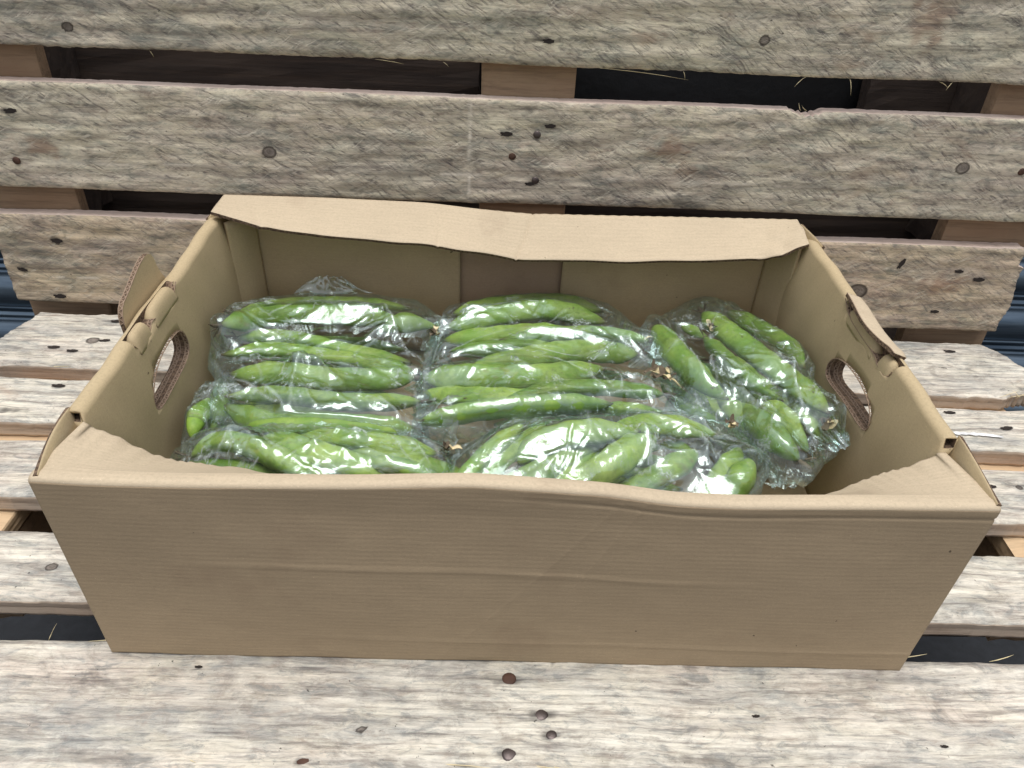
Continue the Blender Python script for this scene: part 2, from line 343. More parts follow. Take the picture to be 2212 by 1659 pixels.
def board(parent, name, u0, u1, v0, v1, t, mat, edge, seed, knots=(), marks=(), rag=.0012, endfn=None, chips=(), label=None, res=.0027, frame=None, bow=0.0, lines=(), tints=()):
    """plank in local axes: u along, v across, w up out of the face; frame maps to the parent's space"""
    nu = int((u1-u0)/res); nv = max(6, int((v1-v0)/res))
    s = np.linspace(0, 1, nu+1); q = np.linspace(0, 1, nv+1)
    S, Q = np.meshgrid(s, q, indexing='ij')
    Lr = S*(u1-u0)
    lo = v0 + .0006*sines(Lr*3, 0*S, seed+1, 8) + rag*.14*sines(Lr*45, 0*S, seed+2, 10)*(.4+np.abs(sines(Lr*5, 0*S, seed+21, 5))) + rag*.12*sines(Lr*130, 0*S, seed+22, 10)
    hi = v1 + .0006*sines(Lr*3, 0*S, seed+3, 8) + rag*.10*sines(Lr*50, 0*S, seed+4, 10)*(.4+np.abs(sines(Lr*5, 0*S, seed+23, 5))) + rag*.08*sines(Lr*140, 0*S, seed+24, 10)
    U = u0+(u1-u0)*S
    for (cu, cw, cdep, side) in chips:
        d = cdep*np.clip(1-np.abs(U-cu)/cw, 0, 1)**.6*(1+.3*np.sin(U*900))
        if side > 0: hi = hi-d
        else: lo = lo+d
    V = lo+(hi-lo)*Q
    if endfn is not None:
        a, c = endfn((V-v0)/(v1-v0))
        a = a+.0006*sines(V*40, V*0, seed+5, 6)+.0003*sines(V*240, V*0, seed+15, 6); c = c+.0006*sines(V*40, V*0, seed+6, 6)+.0003*sines(V*240, V*0, seed+16, 6)
    else: a, c = .001*sines(V*50, V*0, seed+5, 6), .001*sines(V*50, V*0, seed+6, 6)
    U = (u0+a)+((u1-c)-(u0+a))*S
    Wf = .0005*sines(U*9, V*40, seed+7, 10)+.00028*sines(U*25, V*260, seed+8, 12) + bow*np.sin((U-u0)/(u1-u0)*np.pi)
    # worn, rounded long edges
    dv = np.minimum(V-lo, hi-V); Wf = Wf-.0022*np.clip(1-dv/.0045, 0, 1)**2
    gv = V+.003*sines(U*1.1, V*5, seed+9, 8)+.0005*sines(U*6, V*14, seed+10, 8)
    kn = np.zeros_like(V); mk = np.zeros_like(V)
    for (ku, kv, ka) in knots:
        du, d2 = (U-ku)*.42, (V-kv); r2 = du*du+d2*d2
        gv = gv-d2*(ka*1.5)**2/(r2+(ka*1.25)**2)
        rr = np.sqrt(((U-ku)*.85)**2+d2*d2); kn = np.maximum(kn, np.clip((1.25-rr/ka)/.75, 0, 1))
        gv = gv+np.where(rr < ka*1.15, rr*.9, 0)
        Wf = Wf-.0006*np.clip(1-rr/ka, 0, 1)
    pale = np.zeros_like(V); rus = np.zeros_like(V)
    for (a0, b0, a1, b1, wd, amt) in lines:      # fine pale score lines and drips; a surface step follows along-board ones
        L = math.hypot(a1-a0, b1-b0); tx, ty = (a1-a0)/L, (b1-b0)/L
        uu = ((U-a0)*tx+(V-b0)*ty)/L; vv = -(U-a0)*ty+(V-b0)*tx+.0006*np.sin(U*40)
        inn = (uu > 0) & (uu < 1)
        brk = np.clip(.6+.6*sines(U*30, V*60, seed+31, 8), 0, 1)
        pale = np.maximum(pale, amt*np.clip(1-np.abs(vv)/wd, 0, 1)*inn*brk)
        if abs(tx) > .9: Wf = Wf-.0006*inn*(vv < 0)*np.clip(1-(vv*-1-.03)/.02, 0, 1)
    for (mu, mv, ml, mw, md) in tints:
        rr = np.sqrt(((U-mu)/ml)**2+((V-mv)/mw)**2)+.22*sines(U*45, V*60, seed+33, 10)
        rus = np.maximum(rus, md*np.clip((1.2-rr)/.7, 0, 1))
    for (mu, mv, ml, mw, md) in marks:
        rr = np.sqrt(((U-mu)/ml)**2+((V-mv)/mw)**2)*(1+.25*sines(U*60, V*60, seed+11, 6))
        mk = np.maximum(mk, md*np.clip(1.3-rr, 0, 1)); Wf = Wf-.0022*md*np.clip(1-rr, 0, 1)
    n = (nu+1)*(nv+1); idx = np.arange(n).reshape(nu+1, nv+1)
    verts = np.stack([U, V, Wf], -1).reshape(-1, 3)
    faces = [(idx[i, j], idx[i+1, j], idx[i+1, j+1], idx[i, j+1]) for i in range(nu) for j in range(nv)]
    mi = [0]*len(faces)
    # sides, ends and back: their own loops, butted to the face by shared rim vertices
    rim = [(i, 0) for i in range(nu+1)]+[(nu, j) for j in range(1, nv+1)]+[(i, nv) for i in range(nu-1, -1, -1)]+[(0, j) for j in range(nv-1, 0, -1)]
    top = [idx[r] for r in rim]; nr = len(rim)
    rv = verts[top]; j1 = .0007*sines(rv[:, 0]*90, rv[:, 1]*90, seed+12, 10)
    cen = np.array([(u0+u1)/2, (v0+v1)/2])
    def ringoff(depth, inset):
        p = rv.copy(); p[:, 2] = -depth
        p[:, 1] += np.where(p[:, 1] > cen[1], -1, 1)*(inset+j1*.12); p[:, 0] += 0; return p
    base = n; allv = [verts]
    prev = top
    for depth, inset in ((.004, -.0003), (t*.5, .0006), (t*.85, 0.0), (t, .0012)):
        p = ringoff(depth, inset); cur = list(range(base, base+nr)); allv.append(p); base += nr
        for k in range(nr):
            k2 = (k+1) % nr; faces.append((prev[k2], prev[k], cur[k], cur[k2])); mi.append(1)
        prev = cur
    # back closing strips across the width
    bl = prev
    for i in range(nu):
        a1, a2 = bl[i], bl[i+1]
        def opp(i2): # matching index on the other long side
            return bl[(nu+nv)+(nu-i2)] if (nu+nv)+(nu-i2) < nr else bl[0]
        faces.append((a2, a1, opp(i), opp(i+1))); mi.append(1)
    faces.append(tuple([bl[k] for k in range(nu, nu+nv+1)][::-1])); mi.append(1)
    e0 = [bl[0]]+[bl[k] for k in range(nr-1, nu+nv+nu-1, -1)]
    if len(e0) > 2: faces.append(tuple(e0)); mi.append(1)
    verts = np.concatenate(allv)
    extra = len(verts)-n
    grain = np.zeros((len(verts), 3)); grain[:n, 0] = U.ravel()+seed*1.37; grain[:n, 1] = gv.ravel()+seed*.731
    grain[n:, 0] = verts[n:, 0]+seed; grain[n:, 1] = verts[n:, 1]+verts[n:, 2]
    flat = np.zeros((len(verts), 3)); flat[:, 0] = verts[:, 0]+seed*2.1; flat[:, 1] = verts[:, 1]+seed*.9; flat[:, 2] = seed*.5
    me = mesh(name, verts, faces, True, mi)
    at = me.attributes.new('grain', 'FLOAT_VECTOR', 'POINT'); at.data.foreach_set('vector', grain.ravel())
    at = me.attributes.new('flat', 'FLOAT_VECTOR', 'POINT'); at.data.foreach_set('vector', flat.ravel())
    for nm, arr in (('knot', kn), ('mark', mk), ('pale', pale), ('rusty', rus)):
        at = me.attributes.new(nm, 'FLOAT', 'POINT'); d = np.zeros(len(verts)); d[:n] = arr.ravel(); at.data.foreach_set('value', d)
    me.polygons.foreach_set('use_smooth', [m == 0 for m in mi])
    o = link(name, me, [mat, edge], parent)
    if frame is not None: o.matrix_local = frame
    if label: o['label'] = label
    return o

def nail_mesh():
    v = [(0, 0, .0011)]; f = []; n = 14
    for (r, z) in ((.0030, .0010), (.0043, .0004), (.0045, -.0006), (.0040, -.0020)):
        for k in range(n): a = 2*math.pi*k/n; v.append((r*math.cos(a)*(1+.05*math.sin(3*a)), r*math.sin(a), z))
    for k in range(n): f.append((0, 1+k, 1+(k+1) % n))
    for q in range(3):
        for k in range(n): f.append((1+q*n+k, 1+(q+1)*n+k, 1+(q+1)*n+(k+1) % n, 1+q*n+(k+1) % n))
    return mesh('nail', v, f)
NAIL = nail_mesh(); NAIL.materials.append(IRON); NAIL_R = NAIL.copy(); NAIL_R.materials.clear(); NAIL_R.materials.append(RUST)
def hole_mesh():
    r = random.Random(3); n = 16; v = [(0, 0, .0006)]; f = []
    for q, (sc, z) in enumerate(((.6, .0006), (1.0, .0007))):
        for k in range(n):
            a = 2*math.pi*k/n; rr = (1+.28*r.uniform(-1, 1))*sc; v.append((.0065*rr*math.cos(a), .0024*rr*math.sin(a), z))
    for k in range(n):
        f.append((0, 1+k, 1+(k+1) % n)); f.append((1+k, 1+n+k, 1+n+(k+1) % n, 1+(k+1) % n))
    return mesh('nail_hole', v, f)
HOLEM = hole_mesh(); HOLEM.materials.append(HOLE)
def put(parent, me, name, u, v, w=0.0, rot=0.0, sc=1.0):
    o = bpy.data.objects.new(name, me); COL.objects.link(o); o.parent = parent
    o.location = (u, v, w); o.rotation_euler = (0, 0, rot); o.scale = (sc, sc, sc); return o

def strand(name, pts, r, mat, parent=None, flatk=.5, ns=5):
    """thin tapering splinter, straw or stalk through pts"""
    P = [Vector(p) for p in pts]; v = []; f = []; m = len(P)
    for i, p in enumerate(P):
        d = (P[min(i+1, m-1)]-P[max(i-1, 0)]).normalized(); a = d.orthogonal().normalized(); bb = d.cross(a)
        rr = r*(1-abs(2*i/(m-1)-.9)*.75)
        rr = max(rr, r*.15)
        for k in range(ns): t = 2*math.pi*k/ns; v.append(p+a*rr*math.cos(t)+bb*rr*flatk*math.sin(t))
    for i in range(m-1):
        for k in range(ns): f.append((i*ns+k, i*ns+(k+1) % ns, (i+1)*ns+(k+1) % ns, (i+1)*ns+k))
    f.append(tuple(range(ns))[::-1]); f.append(tuple((m-1)*ns+k for k in range(ns)))
    return link(name, mesh(name, v, f), [mat], parent)

def rbox(parent, name, x0, x1, y0, y1, z0, z1, mat, seed, n=6, jit=.0008, label=None):
    o = link(name, box_mesh(name, x0, x1, y0, y1, z0, z1, n, jit, seed), [mat], parent)
    if label: o['label'] = label
    return o

# ---- seat pallet
seat = empty('wooden_pallet', (0.04, .55, -.144), 'grey weathered wooden pallet lying flat as the bench seat under the box', 'pallet')
SO = Vector((-0.04, -.55, .144))
def seat_frame(z=0.0): return Matrix.Translation(SO+Vector((0, 0, z)))
def endA(v):
    l = np.clip(v-.5, 0, 1)*.034
    r = np.clip(v-.35, 0, 1)**1.3*.065+.002*np.sin(v*14)
    return l, r
bA = board(seat, 'seat_board', -.572, .660, .700, .812, .021, W_SEAT, W_EDGE_S, 11, frame=seat_frame(),
    knots=[(-.468, .752, .006)], marks=[(.60, .765, .03, .018, .35), (-.41, .715, .05, .01, .25), (.645, .712, .03, .012, .75)], rag=.0014, endfn=endA, chips=[(.64, .04, .012, -1)])
bB = board(seat, 'seat_board', -.565, .672, .604, .679, .021, W_SEAT, W_EDGE_S, 23, frame=seat_frame(-.001),
    knots=[], marks=[(-.50, .622, .02, .004, .8), (.60, .62, .05, .012, .2)], rag=.001)
bC = board(seat, 'seat_board', -.565, .672, .500, .576, .021, W_SEAT, W_EDGE_S, 37, frame=seat_frame(),
    knots=[(.53, .548, .003)], marks=[(.53, .55, .03, .006, .5)], rag=.001)
bD = board(seat, 'seat_board', -.565, .672, .386, .460, .021, W_SEAT, W_EDGE_S, 41, frame=seat_frame(-.0005),
    knots=[(-.36, .42, .004)], marks=[(-.30, .425, .02, .008, .25)], rag=.0009)
bE = board(seat, 'seat_board', -.565, .672, .225, .351, .021, W_SEAT, W_EDGE_S, 53, frame=seat_frame(),
    knots=[(-.083, .285, .0026)], marks=[(.044, .298, .014, .0035, .9), (.051, .283, .010, .003, .7), (.021, .269, .010, .004, .7), (.021, .326, .016, .005, .7),
    (-.25, .262, .05, .006, .45), (.18, .268, .07, .004, .5), (.0, .345, .03, .006, .4), (.31, .332, .04, .006, .45), (-.118, .261, .006, .003, .9)], rag=.0009)
for bd, spots in ((bE, [(.021, .326, 1), (.044, .298, 0), (.051, .283, 0), (.021, .269, 0), (-.1175, .2605, 1)]),):
    for i, (u, v, r) in enumerate(spots): put(bd, NAIL_R if r else NAIL, 'nail', u, v, -.0006, i*1.3, 1.2 if i != 2 else .9)
for bd, spots in ((bA, [(-.482, .729, 0), (-.506, .735, .1), (-.458, .794, .15), (-.40, .782, -.1), (.499, .791, .1), (.572, .79, 0), (.546, .752, 0), (-.455, .752, .2)]),
                  (bB, [(-.468, .664, 0), (.515, .667, 0), (.567, .642, .2), (-.53, .622, 0)]),
                  (bC, [(.50, .548, 0)]), (bE, [(.2, .30, .1), (-.21, .33, 0), (.33, .28, 0)])):
    for (u, v, r) in spots: put(bd, HOLEM, 'nail_hole', u, v, .0002, r, random.uniform(.75, 1.15) if bd is not bE else .45)
# white paint smear on the second board
pv = []; r = random.Random(8)
for k in range(15):
    x = .503+.052*k/14; w0 = .0022*(1+.4*r.uniform(-1, 1))*(1 if k < 13 else .5); yy = .630-.003*(k/14)**2-.004*max(0, k/14-.7)
    pv += [(x, yy-w0, .0014), (x, yy+w0, .0016)]
link('paint_smear', mesh('paint_smear', pv, [(2*k, 2*k+2, 2*k+3, 2*k+1) for k in range(14)]), [PAINT], bB)
for x0, x1 in ((-.536, -.438), (-.02, .08), (.500, .611)):
    rbox(seat, 'stringer', x0+SO.x, x1+SO.x, .23+SO.y, .81+SO.y, -.0435+SO.z, -.0225+SO.z, W_STR, int(x0*100)+70)
    for y0, y1 in ((.23, .33), (.455, .60), (.70, .81)):
        rbox(seat, 'block', x0+.003+SO.x, x0+.097+SO.x, y0+SO.y, y1+SO.y, -.122+SO.z, -.044+SO.z, W_BLOCK, int(y0*99))
for y0, y1 in ((.23, .33), (.475, .575), (.71, .81)):
    rbox(seat, 'bottom_board', -.56+SO.x, .66+SO.x, y0+SO.y, y1+SO.y, -.144+SO.z, -.1225+SO.z, W_DARK, int(y0*77), 10)

# legs that hold the seat pallet up
for i, (x, y) in enumerate(((-.5, .27), (.55, .27), (-.5, .77), (.55, .77))):
    rbox(seat, 'leg', x-.04+SO.x, x+.04+SO.x, y-.035+SO.y, y+.035+SO.y, -.459+SO.z, -.1445+SO.z, W_DARK, 200+i)

# ---- back pallet, leaning two degrees
back = empty('wooden_pallet', (0.04, .835, -.14), 'grey weathered wooden pallet standing upright as the backrest behind the box', 'pallet')
LEAN = math.radians(2)
# board axes: u -> x, v -> up the lean, w -> towards the viewer
FB = Matrix(((1, 0, 0, 0), (0, math.sin(LEAN), -math.cos(LEAN), 0), (0, math.cos(LEAN), math.sin(LEAN), 0), (0, 0, 0, 1)))
BO = Vector((0, .82, 0))-Vector((0.04, .835, -.14))
def back_frame(roll, pivot=(0.04, .1), w=0.0):
    return Matrix.Translation(BO) @ FB @ Matrix.Translation((pivot[0], pivot[1], w)) @ Matrix.Rotation(roll, 4, 'Z') @ Matrix.Translation((-pivot[0], -pivot[1], 0))
def end3(v): return np.where(v > .5, (v-.5)*.01, 0)+np.where(v < .12, (.12-v)*.0, 0), np.where(v > .35, 0.002, .0)+.003*np.sin(v*12)+np.where(v > .8, .01, 0)
s3 = board(back, 'backrest_slat', -.586, .643, .007+.0025, .1245, .021, W_LOW, W_EDGE_B, 71, frame=back_frame(.0042),
    knots=[(-.515, .092, .003), (.447, .061, .010)], marks=[(-.515, .094, .008, .004, .8), (.56, .045, .05, .012, .35), (.40, .05, .04, .01, .25)], rag=.0009, endfn=end3, lines=[(-.585, .045, -.25, .046, .0022, .7)], tints=[(-.36, .035, .03, .02, .35), (.55, .075, .03, .012, .6), (-.30, .06, .02, .02, .3)])
s2 = board(back, 'backrest_slat', -.60, .672, .1575, .2735, .021, W_BACK, W_EDGE_B, 83, frame=back_frame(.0042, (.04, .2)),
    knots=[(-.251, .208, .0062), (.519, .2185, .0062)], marks=[(.04, .255, .035, .012, .35), (-.525, .242, .012, .004, .8), (-.531, .188, .01, .004, .5), (.042, .184, .008, .003, .8), (.16, .235, .005, .016, .3), (.545, .245, .006, .02, .3)],
    rag=.0008, chips=[(.331, .018, .006, 1)], lines=[(-.5, .189, .62, .191, .0022, .75), (-.031, .165, -.030, .272, .0028, .8)],
    tints=[(-.50, .205, .018, .012, .6), (.19, .228, .022, .013, .6), (.21, .205, .012, .012, .4)])
s1 = board(back, 'backrest_slat', -.60, .672, .3085, .428, .021, W_BACK, W_EDGE_B, 97, frame=back_frame(.0042, (.04, .35)),
    knots=[(-.436, .328, .0045), (.267, .342, .0045)], marks=[(.042, .333, .014, .003, .8), (.03, .309, .03, .008, .4), (-.12, .37, .004, .007, .6), (-.085, .375, .006, .006, .55), (-.10, .35, .003, .004, .4)], rag=.0011, lines=[(-.2, .352, .1, .350, .002, .4)], tints=[(.43, .37, .02, .03, .55), (.09, .36, .05, .01, .25)])
for bd, L in ((s2, [(.042, .238, 0), (.016, .2135, 1), (.043, .187, 0), (.587, .217, 1), (-.531, .1885, 1), (-.545, .24, 0)]),):
    for i, (u, v, r) in enumerate(L): put(bd, NAIL_R if r else NAIL, 'nail', u, v, 0.0, i, .95)
for bd, L in ((s2, [(.055, .248, .1), (.008, .238, 0), (-.520, .243, .1), (.036, .183, 0)]), (s1, [(.047, .333, 0)]),
              (s3, [(-.567, .055, -.2), (-.533, .02, 0), (.489, .100, 1.2), (.562, .093, 0), (.59, .083, 0), (.552, .037, 0), (-.515, .094, 0)])):
    for (u, v, r) in L: put(bd, HOLEM, 'nail_hole', u, v, .0002, r, random.uniform(.8, 1.2))
for (x0, x1) in ((-.588, -.489), (-.02, .081), (.54, .648)):
    for k, (z0, z1) in enumerate(((-.139, .43),)):
        o = rbox(back, 'stringer', x0, x1, z0, z1, -.0425, -.0222, W_BLOCK, int(x0*50)+40, 8); o.matrix_local = back_frame(0)
    for k, (z0, z1) in enumerate(((-.139, -.04), (.10, .20), (.25, .345))):
        o = rbox(back, 'block', x0+.003, x1-.003, z0, z1, -.112, -.043, W_DARK, 31+k, 4); o.matrix_local = back_frame(0)
for k, (x0, x1, z0, z1) in enumerate(((-.60, .67, -.139, -.04), (-.60, .67, .045, .165), (-.60, -.025, .215, .33), (.44, .67, .215, .33))):
    o = rbox(back, 'rear_board', x0, x1, z0, z1, -.134, -.1125, W_DARK, 61+k, 10); o.matrix_local = back_frame(0)

BLACK = simple('gap_shade_black', (.006, .007, .009, 1), .5)  # added black sheet behind the slats, stands in for deep shade in the gaps
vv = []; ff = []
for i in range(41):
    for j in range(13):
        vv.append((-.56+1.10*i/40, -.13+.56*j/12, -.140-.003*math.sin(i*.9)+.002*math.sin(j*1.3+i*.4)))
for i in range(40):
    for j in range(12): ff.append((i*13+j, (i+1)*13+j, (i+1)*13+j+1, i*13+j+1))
bs = link('gap_shade_sheet', mesh('gap_shade_sheet', vv, ff), [BLACK], back); bs.matrix_local = back_frame(0)
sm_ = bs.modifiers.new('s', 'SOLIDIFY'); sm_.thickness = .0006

# splinters on the torn edges (local axes of their board)
sr = random.Random(4)
def splinters(bd, v, L):
    for (u, ln, dv, w) in L:
        p0 = Vector((u, v, -.002)); pts = [p0, p0+Vector((ln*.35, dv*.2, w*.5)), p0+Vector((ln*.7, dv*.55, w)), p0+Vector((ln, dv, w*1.3))]
        strand('splinter', pts, .0005, STRAW, bd)
splinters(s1, .3085, [(-.36, .004, -.006, .001), (-.13, .03, -.003, .002), (-.06, .006, -.004, .002), (.105, .09, -.007, .004), (.30, .012, .0, .002), (.32, -.012, -.010, .003), (.365, .004, -.016, .004), (.46, .01, -.005, .002), (.475, -.006, -.008, .002), (.19, .003, -.008, 0)])
splinters(s2, .2735, [(.33, -.008, .006, .001), (.323, -.004, .008, .0), (0.0, .02, .002, .003), (-.19, .01, .001, .003)])
splinters(bE, .351, [(-.33, .004, .010, .006), (-.30, .05, .002, .004), (.32, .03, .003, .003), (.40, .02, .004, .003)])
splinters(bE, .262, [(.03, .03, -.006, .004), (-.20, .012, -.004, .003), (.045, .022, -.008, .004), (-.04, .05, -.004, .003)])
splinters(bA, .700, [(.60, .02, -.004, .006), (.61, .015, .004, .007), (.625, .018, -.003, .006), (.59, .02, .002, .007), (.615, -.01, .005, .006), (-.5, .03, .001, .001)])
splinters(bC, .500, [(-.39, .012, -.004, .002), (-.385, -.004, -.006, 0)])

# ---------------------------------------------------------------- cardboard box
box = empty('cardboard_box', (.023, .545, .0), 'open brown corrugated cardboard box holding bags of bean pods on the pallet bench', 'box')
BX = Vector((-.023, -.545, 0))
def interp(x, pts):
    xs = [p[0] for p in pts]; ys = [p[1] for p in pts]; return np.interp(x, xs, ys)

def sheet(name, fn, nu, nv, th, mats, parent=box, off=BX, edge=True):
    """thin board from fn(s,t) -> xyz arrays; th thickness goes to the back side; edges get the core material"""
    s = np.linspace(0, 1, nu+1); t = np.linspace(0, 1, nv+1); S, T = np.meshgrid(s, t, indexing='ij')
    P = np.stack(fn(S, T), -1)
    du = np.gradient(P, axis=0); dv = np.gradient(P, axis=1); N = np.cross(du, dv); N /= (np.linalg.norm(N, axis=-1, keepdims=True)+1e-12)
    Q = P-N*th; n = (nu+1)*(nv+1); idx = np.arange(n).reshape(nu+1, nv+1)
    V = np.concatenate([P.reshape(-1, 3), Q.reshape(-1, 3)])+np.array(off); F = []; mi = []
    for i in range(nu):
        for j in range(nv):
            a, b, c, d = idx[i, j], idx[i+1, j], idx[i+1, j+1], idx[i, j+1]
            F.append((a, b, c, d)); mi.append(0); F.append((n+a, n+d, n+c, n+b)); mi.append(0)
    rim = [idx[i, 0] for i in range(nu+1)]+[idx[nu, j] for j in range(1, nv+1)]+[idx[i, nv] for i in range(nu-1, -1, -1)]+[idx[0, j] for j in range(nv-1, 0, -1)]
    for k in range(len(rim)):
        a, b = rim[k], rim[(k+1) % len(rim)]; F.append((b, a, n+a, n+b)); mi.append(1)
    me = mesh(name, V, F, True, mi); me.polygons.foreach_set('use_smooth', [m == 0 for m in mi])
    return link(name, me, mats, parent)

def flute_edge(pts, nrm_in, th, parent, off=BX, period=.0056, name='fluted_edge', wid=.00032):
    """the zigzag paper seen on a cut edge: two liner lines and the wavy medium, as thin ribbons along pts.
    nrm_in: direction across the thickness of the board"""
    P = [Vector(p)+Vector(off) for p in pts]; A = Vector(nrm_in).normalized()
    # resample
    out = []; 
    for i in range(len(P)-1):
        L = (P[i+1]-P[i]).length; m = max(1, int(L/(period/8)))
        for k in range(m): out.append(P[i].lerp(P[i+1], k/m))
    out.append(P[-1]); v = []; f = []
    def ribbon(line):
        b0 = len(v)
        for i, p in enumerate(line):
            d = (line[min(i+1, len(line)-1)]-line[max(i-1, 0)]).normalized(); n = d.cross(A).normalized()
            q = A*wid
            # thin square cord so that it shows from either side
            m = d.cross(n).normalized()*wid
            for sgn in ((1, 1), (1, -1), (-1, -1), (-1, 1)): v.append(p+m*sgn[0]+n*wid*sgn[1])
        for i in range(len(line)-1):
            for k in range(4): f.append((b0+i*4+k, b0+i*4+(k+1) % 4, b0+(i+1)*4+(k+1) % 4, b0+(i+1)*4+k))
    dist = 0; med = []
    for i, p in enumerate(out):
        if i: dist += (out[i]-out[i-1]).length
        med.append(p+A*th*.5*(1+.82*math.sin(2*math.pi*dist/period)))
    ribbon([p+A*th*.02 for p in out]); ribbon([p+A*th*.98 for p in out]); ribbon(med)
    o = link(name, mesh(name, v, f, False), [K_LINE], parent); return o

# rim heights read along the front
ZF = [(-.279, .178), (-.246, .176), (-.192, .176), (-.085, .179), (-.01, .184), (.076, .179), (.121, .172), (.164, .171), (.241, .174), (.325, .176)]
def smooth_z(x, pts):
    return (interp(x-.012, pts)+interp(x, pts)*2+interp(x+.012, pts))/4
X0, X1 = -.277, .323
def f_front(S, T):
    x = X0+(X1-X0)*S; zt = smooth_z(x, ZF); z = zt*T
    x = x+.0035*np.where(S > .5, 1, -1)*T*np.abs(2*S-1)**8
    y = .340-.0045*np.sin(np.pi*S)*np.sin(np.pi*np.clip(T*1.15, 0, 1))*.6
    crease = -.0006*np.exp(-((T-(.60-.03*S+.01*np.sin(S*9)))/.012)**2)*np.clip((S-.1)*6, 0, 1)*np.clip((.8-S)*6, 0, 1)
    crease2 = -.0005*np.exp(-((T-(.17-.05*S))/.012)**2)*np.clip((S-.2)*5, 0, 1)
    edge = np.clip(np.minimum(S, 1-S)*9, 0, 1)*np.clip(np.minimum(T, 1-T)*8, .05, 1)
    dn = (.0005*sines(x*4, z*5, 301, 12)+.00006*sines(x*28, z*30, 302, 12))*edge
    ln = -.0003*np.exp(-(((x-.065)-(z-.1)*.5)/.0013)**2)*np.clip((z-.08)/.02, 0, 1)-.00025*np.exp(-(((x+.0)-(z-.05)*.7)/.0013)**2)
    y = y+crease+crease2+dn+ln-.002*np.clip((T-.9)/.1, 0, 1)**2*0
    # score groove just under the fold
    y = y+.0010*np.exp(-((T-.955)/.006)**2)*np.clip((S-.45)*8, 0, 1)
    z = z+np.where(T < .02, .0015*np.clip(sines(x*6, 0*x, 303, 6), 0, 1), 0)
    return x, y, z
sheet('front_panel', f_front, 440, 110, .004, [K_FRONT, K_CORE])

AF = [(-.277, 2), (-.268, 8), (-.246, 26), (-.2, 37), (-.146, 42), (-.09, 55), (.0, 72), (.1, 70), (.189, 60), (.232, 47), (.269, 33), (.31, 14), (.323, 5)]
def f_fflap(S, T):
    x = X0+(X1-X0)*S; zt = smooth_z(x, ZF); a = np.radians(interp(x, AF)); a = np.radians((interp(x-.015, AF)+interp(x, AF)+interp(x+.015, AF))/3)
    r = .0032; arc1 = .14; bandw = .0082
    # 0..arc1 quarter roll, then the flat fold band, then the drooping flap
    th = np.clip(T/arc1, 0, 1)*(np.pi/2)
    y = .340+r-r*np.cos(th); z = zt+r*np.sin(th)-.0008
    t2 = np.clip((T-arc1)/.14, 0, 1); y = y+bandw*t2; z = z-.0012*t2+.0006*np.sin(np.pi*t2)
    t3 = np.clip((T-.28)/.72, 0, 1)
    # bend gradually
    L = .052; bend = np.clip(t3/.10, 0, 1)
    k = 1-(1-bend)**2
    y = y+L*t3*np.cos(a*k); z = z-L*t3*np.sin(a*k)
    z = z+.0009*sines(x*26, y*8, 311, 10)*t3+.0010*np.sin(x*700+3*np.sin(x*90))*t3*np.exp(-((np.abs(x-.023)-.26)/.05)**2)*.8
    x = x+.0035*np.where(S > .5, 1, -1)*np.abs(2*S-1)**8*(1-t3*.4)
    x = x+np.where(S < .01, .003*t3, 0)-np.where(S > .99, .003*t3, 0)
    return x, y, z
sheet('front_flap', f_fflap, 300, 60, .0035, [K_FLAP, K_CORE])

ZB = [(-.285, .184), (-.179, .185), (-.073, .184), (-.018, .179), (.031, .176), (.1, .177), (.2, .179), (.317, .181)]
BX0, BX1 = -.281, .318
def f_back(S, T):
    x = BX1+(BX0-BX1)*S; zt = smooth_z(x, ZB); z = zt*T
    y = .752+.003*np.sin(np.pi*S)*np.sin(np.pi*T)+.0006*sines(x*9, z*9, 321, 10)
    return x, y, z
sheet('back_panel', f_back, 120, 40, .004, [K_PINK, K_CORE])
def liner(x0, x1, name='liner_panel'):
    def f(S, T):
        x = x0+(x1-x0)*S; z = .006+(.166-.006)*T
        y = .7445+.0008*sines(x*10, z*14, 325, 8)+.0012*np.sin(np.pi*T)
        return x, y, z
    return sheet(name, f, 60, 24, .0032, [K_INB, K_CORE])
liner(-.262, -.037); liner(.074, .305)

AB = [(-.281, -2), (-.272, 0), (-.243, 7), (-.171, 19), (-.062, 22), (-.016, 25), (.022, 31), (.11, 29), (.195, 26), (.275, 20), (.30, 9), (.318, 4)]
def f_bflap(S, T):
    x = BX0+(BX1-BX0)*S; zt = smooth_z(x, ZB)
    kink = np.clip((x+.06)/.004, 0, 1)*0
    a = np.radians((interp(x-.006, AB)+2*interp(x, AB)+interp(x+.006, AB))/4)
    L = interp(x, [(-.281, .043), (-.24, .052), (-.1, .055), (.29, .055), (.318, .045)])
    r = .003; th = np.clip(T/.1, 0, 1)*(np.pi/2)
    y = .752-r+r*np.cos(th); z = zt+r*np.sin(th)-.001
    t3 = np.clip((T-.1)/.9, 0, 1)
    y = y-L*t3*np.cos(a); z = z-L*t3*np.sin(a)
    z = z+.0004*sines(x*12, y*14, 331, 12)*t3+.0009*sines(x*40, y*30, 332, 10)*np.clip(t3*2, 0, 1)*np.exp(-((x-.30)/.03)**2)
    z = z-.0013*np.exp(-((x+.058)/.0016)**2)*t3-.0016*np.exp(-((x-.028-(y-.72)*.35)/.0018)**2)-.0012*np.exp(-((x+.215+(z-.17)*2)/.003)**2)*t3
    z = z+.0003*np.sin(x*520)*np.exp(-(T/.12)**2)*np.clip((x+.03)*20, 0, 1)
    return x, y, z
sheet('back_flap', f_bflap, 300, 30, .0032, [K_FLAP, K_CORE])

def f_bottom(S, T):
    x = -.272+(.590)*S; y = .346+(.400)*T; return x, y, .005+0*x+.0008*sines(x*6, y*6, 341, 6)
sheet('bottom_panel', f_bottom, 40, 30, .004, [K_INB, K_CORE])

